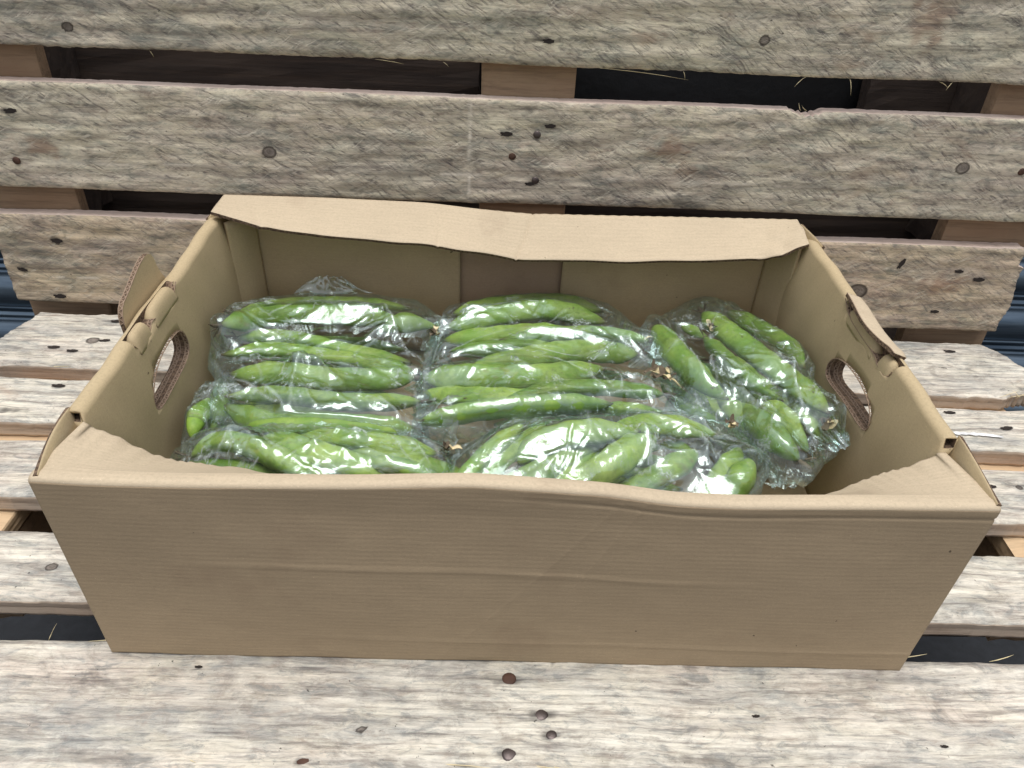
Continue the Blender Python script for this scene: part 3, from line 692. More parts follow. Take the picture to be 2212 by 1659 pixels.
# folded side panels: a double wall with a rounded top, handle hole and tab slot cut out of it
def side_slab(side):
    rings = []; ys = np.arange(.3445, .7485, .0028)
    for y in ys:
        e = (y-.545)/.2
        zt = (.182 if side > 0 else .1805)+.0012*math.sin(y*40+side)
        drop = 0.0
        if y < .404: drop = .012
        if y > .712: drop = .004*min(1, (y-.712)/.012)
        zt -= drop
        bow = math.cos(min(1, abs(e))*math.pi/2)
        if side < 0:
            xo_b, xo_t = -.277, -.2895; xi_b, xi_m, xi_t = -.2655, -.268-.003*bow, -.2755
        else:
            xo_b, xo_t = .3225, .3305; xi_b, xi_m, xi_t = .3080, .309+.002*bow, .3175
        if y < .404 or y > .72:
            k = .7 if side < 0 else .7
            xo_t = xo_b+(xo_t-xo_b)*k*.5
        ring = []
        r = .0055
        for k in range(17):   # outer, going up
            t = k/16; x = xo_b+(xo_t-xo_b)*t**1.6; ring.append((x, y, (zt-r)*t+.0005*(1-t)))
        for k in range(1, 8):  # rounded top
            a = math.pi*k/8; cx = (xo_t+xi_t)/2; hx = abs(xi_t-xo_t)/2
            ring.append((cx+(-side)*(-1)*hx*math.cos(a), y, zt-r+r*math.sin(a)))
        for k in range(17):   # inner, going down
            t = 1-k/16; x = xi_b+(xi_m-xi_b)*math.sin(min(1, t*1.6)*math.pi/2)+(xi_t-xi_m)*max(0, (t-.70)/.30)**1.5
            ring.append((x, y, (zt-r)*t+.0005*(1-t)))
        rings.append(ring)
    n = len(rings[0]); v = [p for rg in rings for p in rg]
    v = [(p[0]+BX.x+.0004*math.sin(p[1]*130+p[2]*60), p[1]+BX.y, p[2]+BX.z) for p in v]; f = []
    for i in range(len(rings)-1):
        for k in range(n):
            k2 = (k+1) % n; f.append((i*n+k, i*n+k2, (i+1)*n+k2, (i+1)*n+k))
    f.append(tuple(range(n))[::-1]); f.append(tuple((len(rings)-1)*n+k for k in range(n)))
    me = mesh('side_panel', v, f); bm = bmesh.new(); bm.from_mesh(me); bmesh.ops.recalc_face_normals(bm, faces=bm.faces); bm.to_mesh(me); bm.free()
    return link('side_panel', me, [K_IN, K_CORE], box)

def prism(poly, x0, x1, mat):
    n = len(poly); v = [(x0+BX.x, p[0]+BX.y, p[1]+BX.z) for p in poly]+[(x1+BX.x, p[0]+BX.y, p[1]+BX.z) for p in poly]
    f = [tuple(range(n)), tuple(range(2*n-1, n-1, -1))]+[(k, n+k, n+(k+1) % n, (k+1) % n) for k in range(n)]
    me = mesh('cut', v, f, False); bm = bmesh.new(); bm.from_mesh(me); bmesh.ops.recalc_face_normals(bm, faces=bm.faces); bm.to_mesh(me); bm.free()
    return link('cut', me, [mat], None)

def cut(o, cutters):
    for c in cutters:
        c.matrix_world = box.matrix_world.copy() if False else Matrix.Translation(box.location)
        m = o.modifiers.new('b', 'BOOLEAN'); m.operation = 'DIFFERENCE'; m.object = c; m.solver = 'EXACT'; m.material_mode = 'TRANSFER'
    bpy.context.view_layer.update()
    dg = bpy.context.evaluated_depsgraph_get(); me = bpy.data.meshes.new_from_object(o.evaluated_get(dg), depsgraph=dg)
    o.modifiers.clear(); o.data = me
    for c in cutters: bpy.data.objects.remove(c)

def rounded(poly, k=3):
    for _ in range(k):
        q = []
        for i in range(len(poly)):
            a, b = poly[i], poly[(i+1) % len(poly)]
            q += [(a[0]*.75+b[0]*.25, a[1]*.75+b[1]*.25), (a[0]*.25+b[0]*.75, a[1]*.25+b[1]*.75)]
        poly = q
    return poly
HL = rounded([(.564, .146), (.572, .126), (.565, .115), (.530, .1125), (.496, .1105), (.485, .118), (.492, .136), (.512, .148), (.540, .150)], 2)
HR = rounded([(.578, .118), (.571, .134), (.549, .144), (.516, .147), (.490, .142), (.479, .127), (.486, .117), (.530, .116), (.570, .109)], 2)
SLL = rounded([(.584, .195), (.590, .183), (.572, .169), (.540, .172), (.528, .176), (.520, .170), (.498, .166), (.490, .178), (.494, .195)], 1)
SLR = rounded([(.592, .195), (.600, .184), (.582, .172), (.545, .171), (.520, .172), (.510, .167), (.492, .168), (.487, .180), (.492, .195)], 1)
left = side_slab(-1); cut(left, [prism(HL, -.31, -.24, K_CORE), prism(SLL, -.2835, -.24, K_CORE), prism([(.40, .172), (.413, .172), (.413, .1785), (.40, .1785)], -.2865, -.2785, K_CORE)])
right = side_slab(1); cut(right, [prism(HR, .29, .35, K_CORE), prism(SLR, .29, .3245, K_CORE), prism([(.40, .172), (.413, .172), (.413, .1795), (.40, .1795)], .3205, .3280, K_CORE)])
for poly, xw, xd, o in ((HL, -.2705, -1, left), (HR, .3105, 1, right)):
    pts = [(xw, p[0], p[1]) for p in poly]; pts.append(pts[0])
    flute_edge(pts, (xd, 0, 0), .0034, o)
    pts2 = [(xw+xd*.0075, p[0], p[1]) for p in poly]; pts2.append(pts2[0]); flute_edge(pts2, (xd, 0, 0), .0034, o)
for poly, xw, xd, o in ((SLL, -.2755, -1, left), (SLR, .3160, 1, right)):
    pts = [(xw, p[0], p[1]) for p in poly if p[1] < .182]; flute_edge(pts, (xd, 0, 0), .0032, o)

def slab_poly(name, poly, x0, x1, mats, slope=0.0, lean=0.0, parent=box, bevel=True):
    """board cut to a y,z outline, thickness x0..x1, leaning outwards with height"""
    n = len(poly); zc = min(p[1] for p in poly)
    v = [(x0+lean*(p[1]-zc)+BX.x, p[0]+BX.y, p[1]) for p in poly]+[(x1+lean*(p[1]-zc)+BX.x, p[0]+BX.y, p[1]) for p in poly]
    f = [tuple(range(n)), tuple(range(2*n-1, n-1, -1))]+[(k, n+k, n+(k+1) % n, (k+1) % n) for k in range(n)]
    mi = [0, 0]+[1]*n; me = mesh(name, v, f, False, mi)
    bm = bmesh.new(); bm.from_mesh(me); bmesh.ops.recalc_face_normals(bm, faces=bm.faces); bm.to_mesh(me); bm.free()
    return link(name, me, mats, parent)
# tab torn outwards on the left rim, and the folded tabs inside the two slots
TL = rounded([(.514, .166), (.515, .184), (.522, .193), (.536, .196), (.552, .201), (.566, .205), (.583, .207), (.592, .202), (.594, .186), (.602, .172), (.590, .166)], 1)
tabl = slab_poly('torn_tab', TL, -.2935, -.2900, [K_IN, K_CORE], lean=-.08); tabl['label'] = 'torn tab sticking up outside the left rim'
flute_edge([(-.2902-.08*(p[1]-.168), p[0], p[1]) for p in TL if p[1] > .172 and p[0] < .585][::-1], (-1, 0, 0), .0034, tabl)
def tongue(name, y0, y1, x0, x1, z0, z1, seed):
    def f(S, T):
        y = y0+(y1-y0)*S; a = np.pi*T; cx = (x0+x1)/2; h = (x1-x0)/2
        env = 1-np.abs(2*S-1)**6*.6
        return cx-h*np.cos(a), y, z0+(z1-z0)*np.sin(a)*env
    o = sheet(name, f, 24, 14, .0025, [K_IN, K_CORE]); return o
tongue('locking_tab', .532, .580, -.2845, -.2765, .166, .1795, 1); tongue('locking_tab', .496, .522, -.2845, -.2765, .164, .1785, 2)
tongue('locking_tab', .524, .586, .3180, .3250, .164, .1785, 3); tongue('locking_tab', .494, .512, .3180, .3250, .162, .178, 4)
def f_cover(S, T):
    y = .597-.098*S; x = .3165+.0135*T+.002*S*(1-T); z = .1862-.0042*T+.0008*np.sin(S*9)+.002*np.exp(-((S-.95)/.1)**2)
    x = x+np.where(T < .5, .004*np.sin(np.pi*S)*(-1)*(1-2*T), 0)
    return x, y, z
cv = sheet('torn_tab', f_cover, 40, 8, .0032, [K_FLAP, K_CORE]); cv['label'] = 'pale tab folded flat over the right rim'
flute_edge([(.3165-.004*math.sin(math.pi*t)+.002*t, .597-.098*t, .1862+.0008*math.sin(t*9)+.002*math.exp(-((t-.95)/.1)**2)) for t in np.linspace(0, 1, 24)], (0, 0, -1), .0032, cv)

# single-layer strips of the side wall at the four corners
def strip(side, y0, y1, apex0):
    xo = -.2785 if side < 0 else .3245; xo2 = -.288 if side < 0 else .330
    def f(S, T):
        y = y0+(y1-y0)*S; k = np.sin(np.pi*.5*S) if apex0 else np.sin(np.pi*.5*(1-S))
        xe = xo+(xo2-xo)*k
        wid = .0062*(np.sin(np.pi*np.clip(S*.9+.08, 0, 1))*.7+.3)
        x = xe+(-side)*wid*T; z = .1800+.001*k-.020*T**1.5
        return x, y, z
    o = sheet('rim_strip', f, 24, 8, .003, [K_IN, K_CORE]); return o
strip(-1, .3425, .408, True); strip(1, .3425, .408, True)
strip(-1, .708, .7535, False); strip(1, .700, .7535, False)
# inner corner webs
def web(x0, y0, x1, y1, z1=.168, name='corner_web', bulge=.004):
    def f(S, T):
        x = x0+(x1-x0)*S; y = y0+(y1-y0)*S; z = .008+(z1-.008)*T
        return x+bulge*np.sin(np.pi*S)*np.sign(x1-x0), y-bulge*np.sin(np.pi*S)+.0006*sines(x*30, z*12, 351, 6), z
    return sheet(name, f, 14, 20, .003, [K_IN, K_IN])
web(-.2700, .709, -.250, .7425, .1765, bulge=.002); web(.292, .7425, .3110, .707, .1765, bulge=.002)

PODS = [
    (0, [[-0.255, 0.6502, 0.107], [-0.2158, 0.7007, 0.09], [-0.1429, 0.7077, 0.09], [-0.0857, 0.7033, 0.0875]], 0.009, 0, 'dim green bean pod along the rear edge of the back left bag'),
    (0, [[-0.255, 0.6122, 0.119], [-0.2176, 0.6555, 0.104], [-0.1557, 0.6609, 0.104], [-0.0922, 0.6647, 0.0991]], 0.0093, 0, 'long green bean pod under the broad glare of the back left bag'),
    (0, [[-0.1096, 0.6413, 0.1], [-0.088, 0.6491, 0.105], [-0.057, 0.6618, 0.094]], 0.0095, None, 'short blunt green bean pod end beside the papery leaf in the back left bag'),
    (0, [[-0.2483, 0.6264, 0.0958], [-0.1978, 0.6263, 0.098], [-0.1401, 0.6079, 0.098], [-0.0756, 0.6006, 0.0907]], 0.009, 0, 'slanting dark-tipped green bean pod, third from the rear of the back left bag'),
    (0, [[-0.255, 0.5956, 0.0963], [-0.2089, 0.6126, 0.092], [-0.1384, 0.5967, 0.096], [-0.0726, 0.585, 0.0911]], 0.0095, 1, 'shadowed green bean pod across the middle of the back left bag'),
    (0, [[-0.2381, 0.5643, 0.0975], [-0.1877, 0.5582, 0.104], [-0.1371, 0.5552, 0.102], [-0.0706, 0.5712, 0.0947]], 0.0098, 1, 'thick green bean pod under the crumpled peak of film in the back left bag'),
    (0, [[-0.2313, 0.5284, 0.0997], [-0.1805, 0.5276, 0.104], [-0.1248, 0.5206, 0.104], [-0.0618, 0.5363, 0.0942]], 0.01, 1, 'frosted green bean pod second from the front of the back left bag'),
    (0, [[-0.2342, 0.5317, 0.0873], [-0.1843, 0.4956, 0.098], [-0.1326, 0.4957, 0.1], [-0.0639, 0.5009, 0.0927]], 0.0095, 1, 'curved green bean pod along the front edge of the back left bag'),
    (1, [[-0.0418, 0.6932, 0.0897], [0.0108, 0.7127, 0.092], [0.0719, 0.7213, 0.092], [0.1206, 0.7138, 0.0874]], 0.0085, None, 'dim green bean pod at the very back of the back middle bag'),
    (1, [[-0.0454, 0.6515, 0.0991], [0.0049, 0.6663, 0.106], [0.0612, 0.6788, 0.108], [0.1183, 0.6719, 0.0991]], 0.01, None, 'bright green bean pod at the back of the back middle bag'),
    (1, [[-0.0475, 0.6376, 0.0932], [0.0054, 0.6423, 0.099], [0.0462, 0.6485, 0.1], [0.0884, 0.6592, 0.0954]], 0.0085, None, 'narrow green bean pod wedged behind the spotted pod in the back middle bag'),
    (1, [[0.0069, 0.6317, 0.0994], [0.0596, 0.6381, 0.104], [0.106, 0.642, 0.105], [0.1575, 0.6394, 0.0993]], 0.0095, 1, 'pale green bean pod with brown spots in the back middle bag'),
    (1, [[-0.0405, 0.6142, 0.096], [-0.0025, 0.614, 0.101], [0.0318, 0.6239, 0.099], [0.0746, 0.6381, 0.092]], 0.0095, None, 'smooth green bean pod left of the spotted pod in the back middle bag'),
    (1, [[-0.0246, 0.5929, 0.0892], [0.0317, 0.6077, 0.096], [0.0872, 0.623, 0.096], [0.1462, 0.6308, 0.0893]], 0.0105, 1, 'green bean pod under the two long film creases of the back middle bag'),
    (1, [[-0.0627, 0.5707, 0.0947], [-0.0143, 0.5645, 0.104], [0.0435, 0.5677, 0.104], [0.1093, 0.5955, 0.0953]], 0.0103, 0, 'plump green bean pod with a dry tip left of centre in the back middle bag'),
    (1, [[-0.0616, 0.5553, 0.0893], [-0.0136, 0.5481, 0.094], [0.0375, 0.5576, 0.092], [0.104, 0.5882, 0.0876]], 0.009, None, 'shadowed pointed green bean pod below the plump one in the back middle bag'),
    (1, [[0.0112, 0.5415, 0.0952], [0.0624, 0.5534, 0.101], [0.107, 0.5542, 0.103], [0.1593, 0.5578, 0.0951]], 0.0095, 1, 'green bean pod ending at the dried blossoms in the back middle bag'),
    (1, [[-0.06, 0.5074, 0.0945], [-0.0065, 0.5123, 0.106], [0.0479, 0.5203, 0.108], [0.1098, 0.5357, 0.0992]], 0.0115, None, 'thick green bean pod along the front edge of the back middle bag'),
    (1, [[0.0943, 0.5403, 0.09], [0.125, 0.5348, 0.094], [0.1619, 0.5381, 0.088]], 0.009, None, 'dim green bean pod end under the folded film corner of the back middle bag'),
    (2, [[0.1666, 0.6667, 0.1], [0.1793, 0.5992, 0.108], [0.1954, 0.5598, 0.108], [0.216, 0.5462, 0.1]], 0.0105, None, 'thick green bean pod on the left side of the right-hand bag'),
    (2, [[0.1972, 0.6731, 0.098], [0.2051, 0.6567, 0.102], [0.2214, 0.6483, 0.098]], 0.008, None, 'short green bean pod stub with a withered flower in the right-hand bag'),
    (2, [[0.2151, 0.6474, 0.1], [0.2285, 0.5904, 0.108], [0.2436, 0.556, 0.108], [0.2662, 0.5467, 0.1]], 0.0095, 0, 'green bean pod down the middle of the right-hand bag'),
    (2, [[0.2226, 0.6933, 0.102], [0.2408, 0.6283, 0.112], [0.2615, 0.5802, 0.115], [0.2815, 0.5486, 0.112], [0.2916, 0.5101, 0.116]], 0.011, 0, 'fat bright green bean pod running down the outer side of the right-hand bag'),
    (2, [[0.2551, 0.7146, 0.092], [0.2749, 0.6812, 0.096], [0.2938, 0.6281, 0.106], [0.295, 0.5849, 0.11]], 0.008, None, 'dim green bean pod along the outer edge of the right-hand bag'),
    (2, [[0.2273, 0.5502, 0.094], [0.2359, 0.5073, 0.102], [0.2451, 0.4816, 0.104], [0.2574, 0.4697, 0.098]], 0.0105, 1, 'green bean pod pointing to the lowest corner of the right-hand bag'),
    (2, [[0.2488, 0.5534, 0.094], [0.2584, 0.5242, 0.1], [0.2655, 0.5003, 0.098], [0.2723, 0.4857, 0.092]], 0.0095, None, 'shadowed green bean pod right of the lowest one in the right-hand bag'),
    (2, [[0.2142, 0.5678, 0.088], [0.2243, 0.5363, 0.092], [0.2342, 0.5058, 0.092], [0.2409, 0.4905, 0.088]], 0.009, None, 'dark green bean pod left of the lowest one in the right-hand bag'),
    (2, [[0.281, 0.5814, 0.092], [0.2821, 0.5403, 0.096], [0.2854, 0.5148, 0.096], [0.2895, 0.5009, 0.092]], 0.0085, 1, 'slim green bean pod ending at the dark dried leaf in the right-hand bag'),
    (2, [[0.1758, 0.5561, 0.084], [0.19, 0.5395, 0.088], [0.2069, 0.5328, 0.086]], 0.009, None, 'crumple-covered green bean pod between the middle and right-hand bags'),
    (3, [[-0.2365, 0.4545, 0.096], [-0.2169, 0.4618, 0.106], [-0.1877, 0.4543, 0.11], [-0.154, 0.4391, 0.106], [-0.1354, 0.4378, 0.096], [-0.0914, 0.4347, 0.0785]], 0.011, 0, 'long arched green bean pod at the left end of the front left bag'),
    (3, [[-0.1865, 0.4767, 0.098], [-0.1517, 0.458, 0.106], [-0.1194, 0.4454, 0.106], [-0.0919, 0.4407, 0.098], [-0.0445, 0.4326, 0.0805]], 0.0105, None, 'slanting green bean pod in the centre of the front left bag'),
    (3, [[-0.1693, 0.4879, 0.092], [-0.1241, 0.4795, 0.098], [-0.0772, 0.4738, 0.098], [-0.0426, 0.4709, 0.092]], 0.01, 1, 'dim green bean pod along the back of the front left bag'),
    (3, [[-0.1205, 0.4748, 0.09], [-0.0932, 0.4642, 0.096], [-0.0642, 0.4587, 0.096], [-0.0438, 0.4561, 0.09], [0.0038, 0.45, 0.0725]], 0.0095, 1, 'dusky green bean pod at the right end of the front left bag'),
    (3, [[-0.1002, 0.4517, 0.098], [-0.0788, 0.4437, 0.104], [-0.0587, 0.4395, 0.102], [-0.0453, 0.4353, 0.096], [-0.0014, 0.4215, 0.0785]], 0.01, None, 'bright green bean pod tip at the rim in the front left bag'),
    (3, [[-0.2731, 0.4569, 0.0705], [-0.2247, 0.4473, 0.088], [-0.2006, 0.4425, 0.092], [-0.1776, 0.4387, 0.092], [-0.1553, 0.4343, 0.088], [-0.107, 0.4248, 0.0705]], 0.0095, None, 'green bean pod behind the glare at the rim of the front left bag'),
    (4, [[-0.0462, 0.3994, 0.0785], [-0.0175, 0.4387, 0.096], [-0.0027, 0.459, 0.102], [0.013, 0.478, 0.104], [0.0301, 0.5083, 0.096]], 0.01, None, 'ridged green bean pod at the left end of the front right bag'),
    (4, [[-0.0396, 0.4086, 0.0745], [-0.0042, 0.4418, 0.092], [0.0167, 0.4614, 0.099], [0.0354, 0.4854, 0.1], [0.0489, 0.5159, 0.092]], 0.0105, None, 'green bean pod just right of the ridged one in the front right bag'),
    (4, [[0.0233, 0.4518, 0.102], [0.041, 0.465, 0.112], [0.0778, 0.4759, 0.116], [0.1254, 0.4837, 0.112]], 0.0115, 0, 'large arched green bean pod with a brown stalk in the front right bag'),
    (4, [[0.1052, 0.501, 0.102], [0.136, 0.4969, 0.109], [0.1656, 0.4949, 0.108], [0.1951, 0.4965, 0.1]], 0.0095, None, 'flat-lying green bean pod along the back of the front right bag'),
    (4, [[-0.0102, 0.4203, 0.0765], [0.0325, 0.4429, 0.094], [0.0527, 0.4536, 0.1], [0.0778, 0.4728, 0.102], [0.1023, 0.4895, 0.096]], 0.011, None, 'green bean pod under the arched one in the front right bag'),
    (4, [[0.0075, 0.4241, 0.0725], [0.0519, 0.4446, 0.09], [0.069, 0.4525, 0.094], [0.0887, 0.4684, 0.094], [0.1057, 0.4898, 0.088]], 0.01, None, 'dim green bean pod in the middle gap of the front right bag'),
    (4, [[0.0337, 0.4164, 0.0825], [0.0749, 0.4337, 0.1], [0.0933, 0.4414, 0.11], [0.1175, 0.4611, 0.114], [0.1394, 0.4851, 0.106]], 0.0125, None, 'widest green bean pod with a triangular glint in the front right bag'),
    (4, [[0.0836, 0.4257, 0.0785], [0.1261, 0.4399, 0.096], [0.1414, 0.445, 0.104], [0.1592, 0.4583, 0.106], [0.1727, 0.4789, 0.098]], 0.011, None, 'short sickle-shaped green bean pod in the front right bag'),
    (4, [[0.1468, 0.493, 0.09], [0.1608, 0.4873, 0.094], [0.1756, 0.48, 0.09]], 0.009, None, 'small green bean pod peeping over the sickle-shaped one'),
    (4, [[0.1522, 0.3969, 0.0745], [0.1796, 0.4351, 0.092], [0.1892, 0.4485, 0.098], [0.2028, 0.4673, 0.098], [0.2144, 0.4902, 0.092]], 0.01, None, 'dark green bean pod right of the vertical glare in the front right bag'),
    (4, [[0.1661, 0.4005, 0.0785], [0.1922, 0.4301, 0.096], [0.199, 0.4378, 0.104], [0.2094, 0.4528, 0.104], [0.217, 0.468, 0.098]], 0.011, None, 'blunt upright green bean pod at the right end of the front right bag'),
    (5, [[-0.2489, 0.4888, 0.085], [-0.2489, 0.4981, 0.091], [-0.2497, 0.5169, 0.091], [-0.2521, 0.5443, 0.085]], 0.009, None, 'green bean pod in the small bag corner against the left wall of the box'),
    (5, [[-0.2422, 0.5062, 0.075], [-0.2398, 0.5212, 0.08], [-0.242, 0.545, 0.08], [-0.249, 0.5744, 0.075]], 0.009, None, 'darker green bean pod next to the one against the left wall of the box'),
]
OUT = [
    [[-0.266, 0.6499, 0.106], [-0.2659, 0.6317, 0.09], [-0.257, 0.583, 0.088], [-0.2392, 0.5577, 0.088], [-0.2316, 0.5294, 0.088], [-0.211, 0.5016, 0.088], [-0.1694, 0.4962, 0.088], [-0.1103, 0.4972, 0.088], [-0.0719, 0.4953, 0.088], [-0.0579, 0.4978, 0.088], [-0.0559, 0.5303, 0.088], [-0.062, 0.5716, 0.088], [-0.0602, 0.6127, 0.088], [-0.0501, 0.6637, 0.088], [-0.0582, 0.696, 0.088], [-0.0763, 0.715, 0.088], [-0.115, 0.7227, 0.088], [-0.1758, 0.723, 0.088], [-0.2334, 0.7115, 0.088], [-0.2648, 0.6916, 0.09]] ,
    [[-0.0346, 0.7148, 0.088], [-0.0476, 0.6813, 0.088], [-0.061, 0.6138, 0.088], [-0.0616, 0.5597, 0.088], [-0.0591, 0.5174, 0.088], [-0.0529, 0.5026, 0.088], [-0.0239, 0.5002, 0.088], [0.0122, 0.5151, 0.088], [0.0748, 0.5308, 0.088], [0.15, 0.5275, 0.088], [0.2046, 0.5463, 0.088], [0.2038, 0.5672, 0.088], [0.1904, 0.6092, 0.088], [0.1707, 0.6602, 0.088], [0.1489, 0.694, 0.088], [0.1311, 0.7246, 0.088], [0.104, 0.736, 0.09], [0.0263, 0.7355, 0.088], [-0.0137, 0.7266, 0.088]] ,
    [[0.1602, 0.681, 0.088], [0.1713, 0.6473, 0.088], [0.1826, 0.5904, 0.088], [0.2, 0.5628, 0.088], [0.1987, 0.5319, 0.088], [0.2156, 0.5172, 0.088], [0.2309, 0.4991, 0.088], [0.2499, 0.4716, 0.088], [0.2624, 0.462, 0.088], [0.2818, 0.4817, 0.088], [0.2928, 0.4892, 0.088], [0.3046, 0.5002, 0.09], [0.305, 0.4841, 0.106], [0.305, 0.5236, 0.106], [0.305, 0.5646, 0.106], [0.3038, 0.6494, 0.092], [0.2801, 0.6941, 0.088], [0.2501, 0.7375, 0.096], [0.2332, 0.7355, 0.1], [0.216, 0.7358, 0.092], [0.1844, 0.7106, 0.088]] ,
    [[-0.246, 0.4612, 0.088], [-0.2433, 0.4433, 0.088], [-0.2391, 0.4247, 0.088], [-0.0443, 0.4203, 0.088], [-0.0354, 0.4329, 0.088], [-0.0338, 0.4587, 0.088], [-0.0372, 0.4755, 0.088], [-0.056, 0.4906, 0.088], [-0.0868, 0.5001, 0.088], [-0.1463, 0.4992, 0.088], [-0.1878, 0.499, 0.088], [-0.2218, 0.4938, 0.088], [-0.2426, 0.4856, 0.088]] ,
    [[-0.0373, 0.4534, 0.092], [-0.0376, 0.4264, 0.092], [0.0234, 0.4138, 0.092], [0.1319, 0.4149, 0.092], [0.1954, 0.4295, 0.092], [0.2183, 0.4398, 0.092], [0.2283, 0.4732, 0.092], [0.2343, 0.5002, 0.092], [0.2261, 0.5167, 0.092], [0.2061, 0.5274, 0.092], [0.1493, 0.5266, 0.092], [0.0867, 0.5274, 0.092], [0.0491, 0.5227, 0.092], [0.0182, 0.5106, 0.092], [-0.0057, 0.4946, 0.092], [-0.0263, 0.4793, 0.092]] ,
    [[-0.266, 0.5429, 0.082], [-0.2654, 0.5152, 0.076], [-0.2639, 0.5104, 0.064], [-0.2412, 0.504, 0.064], [-0.2191, 0.5163, 0.064], [-0.2346, 0.5722, 0.064], [-0.2591, 0.593, 0.064], [-0.266, 0.5762, 0.082], [-0.266, 0.5598, 0.082]] ,
]
FOLDS = [
    [[[-0.2227, 0.5884], [-0.1962, 0.5299]], [[-0.1962, 0.5299], [-0.166, 0.4932]], [[-0.166, 0.4932], [-0.1737, 0.5844]], [[-0.2313, 0.5464], [-0.1715, 0.5021]], [[-0.1737, 0.5844], [-0.1282, 0.5314]], [[-0.116, 0.6894], [-0.0778, 0.5899]], [[-0.0778, 0.5899], [-0.0566, 0.4875]], [[-0.0964, 0.5231], [-0.0713, 0.494]], [[-0.1552, 0.5698], [-0.0741, 0.5424]], [[-0.2198, 0.6395], [-0.1995, 0.6726]], [[-0.1995, 0.6726], [-0.1085, 0.6759]], [[-0.1007, 0.6368], [-0.1221, 0.6132]], [[-0.0829, 0.5761], [-0.2038, 0.5965]]] ,
    [[[-0.0578, 0.5945], [0.0249, 0.6369]], [[0.0249, 0.6369], [0.1241, 0.6218]], [[-0.0559, 0.5877], [0.0275, 0.6124]], [[0.0275, 0.6124], [0.0888, 0.5948]], [[0.0888, 0.5948], [0.1246, 0.6268]], [[0.0864, 0.5646], [0.1025, 0.5322]], [[0.1015, 0.5741], [0.1088, 0.5325]], [[0.1163, 0.5771], [0.1166, 0.5349]], [[0.1376, 0.5783], [0.1511, 0.5307]], [[0.0486, 0.5937], [0.1016, 0.5611]], [[0.0113, 0.587], [0.046, 0.556]], [[-0.0589, 0.5763], [-0.0466, 0.6677]], [[0.1086, 0.7119], [0.1495, 0.6669]], [[0.0988, 0.532], [0.1512, 0.5469]], [[0.1512, 0.5469], [0.199, 0.5432]], [[-0.0413, 0.5289], [-0.0314, 0.5061]]] ,
    [[[0.2066, 0.5935], [0.2017, 0.5454]], [[0.2066, 0.5935], [0.2316, 0.5681]], [[0.2316, 0.5681], [0.2303, 0.5469]], [[0.2303, 0.5469], [0.2674, 0.5509]], [[0.2203, 0.5485], [0.253, 0.4848]], [[0.2776, 0.5861], [0.2653, 0.5054]], [[0.2653, 0.5054], [0.2817, 0.4737]], [[0.2372, 0.5391], [0.2458, 0.4971]], [[0.2477, 0.7305], [0.2671, 0.7081]], [[0.2606, 0.5829], [0.2865, 0.598]], [[0.2284, 0.4908], [0.2556, 0.4508]], [[0.3037, 0.5299], [0.3043, 0.4765]], [[0.2694, 0.5489], [0.2711, 0.4928]], [[0.1675, 0.6627], [0.1953, 0.5513]]] ,
    [[[-0.2029, 0.4753], [-0.224, 0.4523]], [[-0.2029, 0.4753], [-0.2088, 0.4384]], [[-0.2038, 0.4666], [-0.1703, 0.4401]], [[-0.1927, 0.4672], [-0.1548, 0.4391]], [[-0.1324, 0.4821], [-0.097, 0.4613]], [[-0.1067, 0.4798], [-0.1048, 0.4609]], [[-0.0973, 0.4785], [-0.0961, 0.4546]], [[-0.072, 0.4796], [-0.0421, 0.4375]], [[-0.0545, 0.4769], [-0.0347, 0.4573]], [[-0.0833, 0.4774], [-0.0563, 0.4369]], [[-0.1639, 0.4789], [-0.0652, 0.4695]]] ,
    [[[0.0874, 0.5157], [0.1246, 0.4824]], [[0.1246, 0.4824], [0.1274, 0.4374]], [[0.1246, 0.4824], [0.1359, 0.4794]], [[0.1333, 0.4775], [0.1274, 0.4374]], [[0.1441, 0.5015], [0.1778, 0.4884]], [[0.1759, 0.503], [0.1899, 0.4783]], [[0.1779, 0.4831], [0.1891, 0.4336]], [[0.1899, 0.489], [0.2203, 0.4591]], [[0.0846, 0.5118], [0.012, 0.4808]], [[-0.0021, 0.4855], [-0.0272, 0.4535]], [[0.1776, 0.4813], [0.1734, 0.433]], [[0.1087, 0.5091], [0.2076, 0.4636]]] ,
    [[[-0.2615, 0.5186], [-0.2392, 0.5317]], [[-0.2375, 0.4737], [-0.2404, 0.5158]], [[-0.2573, 0.513], [-0.2369, 0.472]], [[-0.2551, 0.5514], [-0.229, 0.5342]], [[-0.2363, 0.5141], [-0.2245, 0.4832]]] ,
]
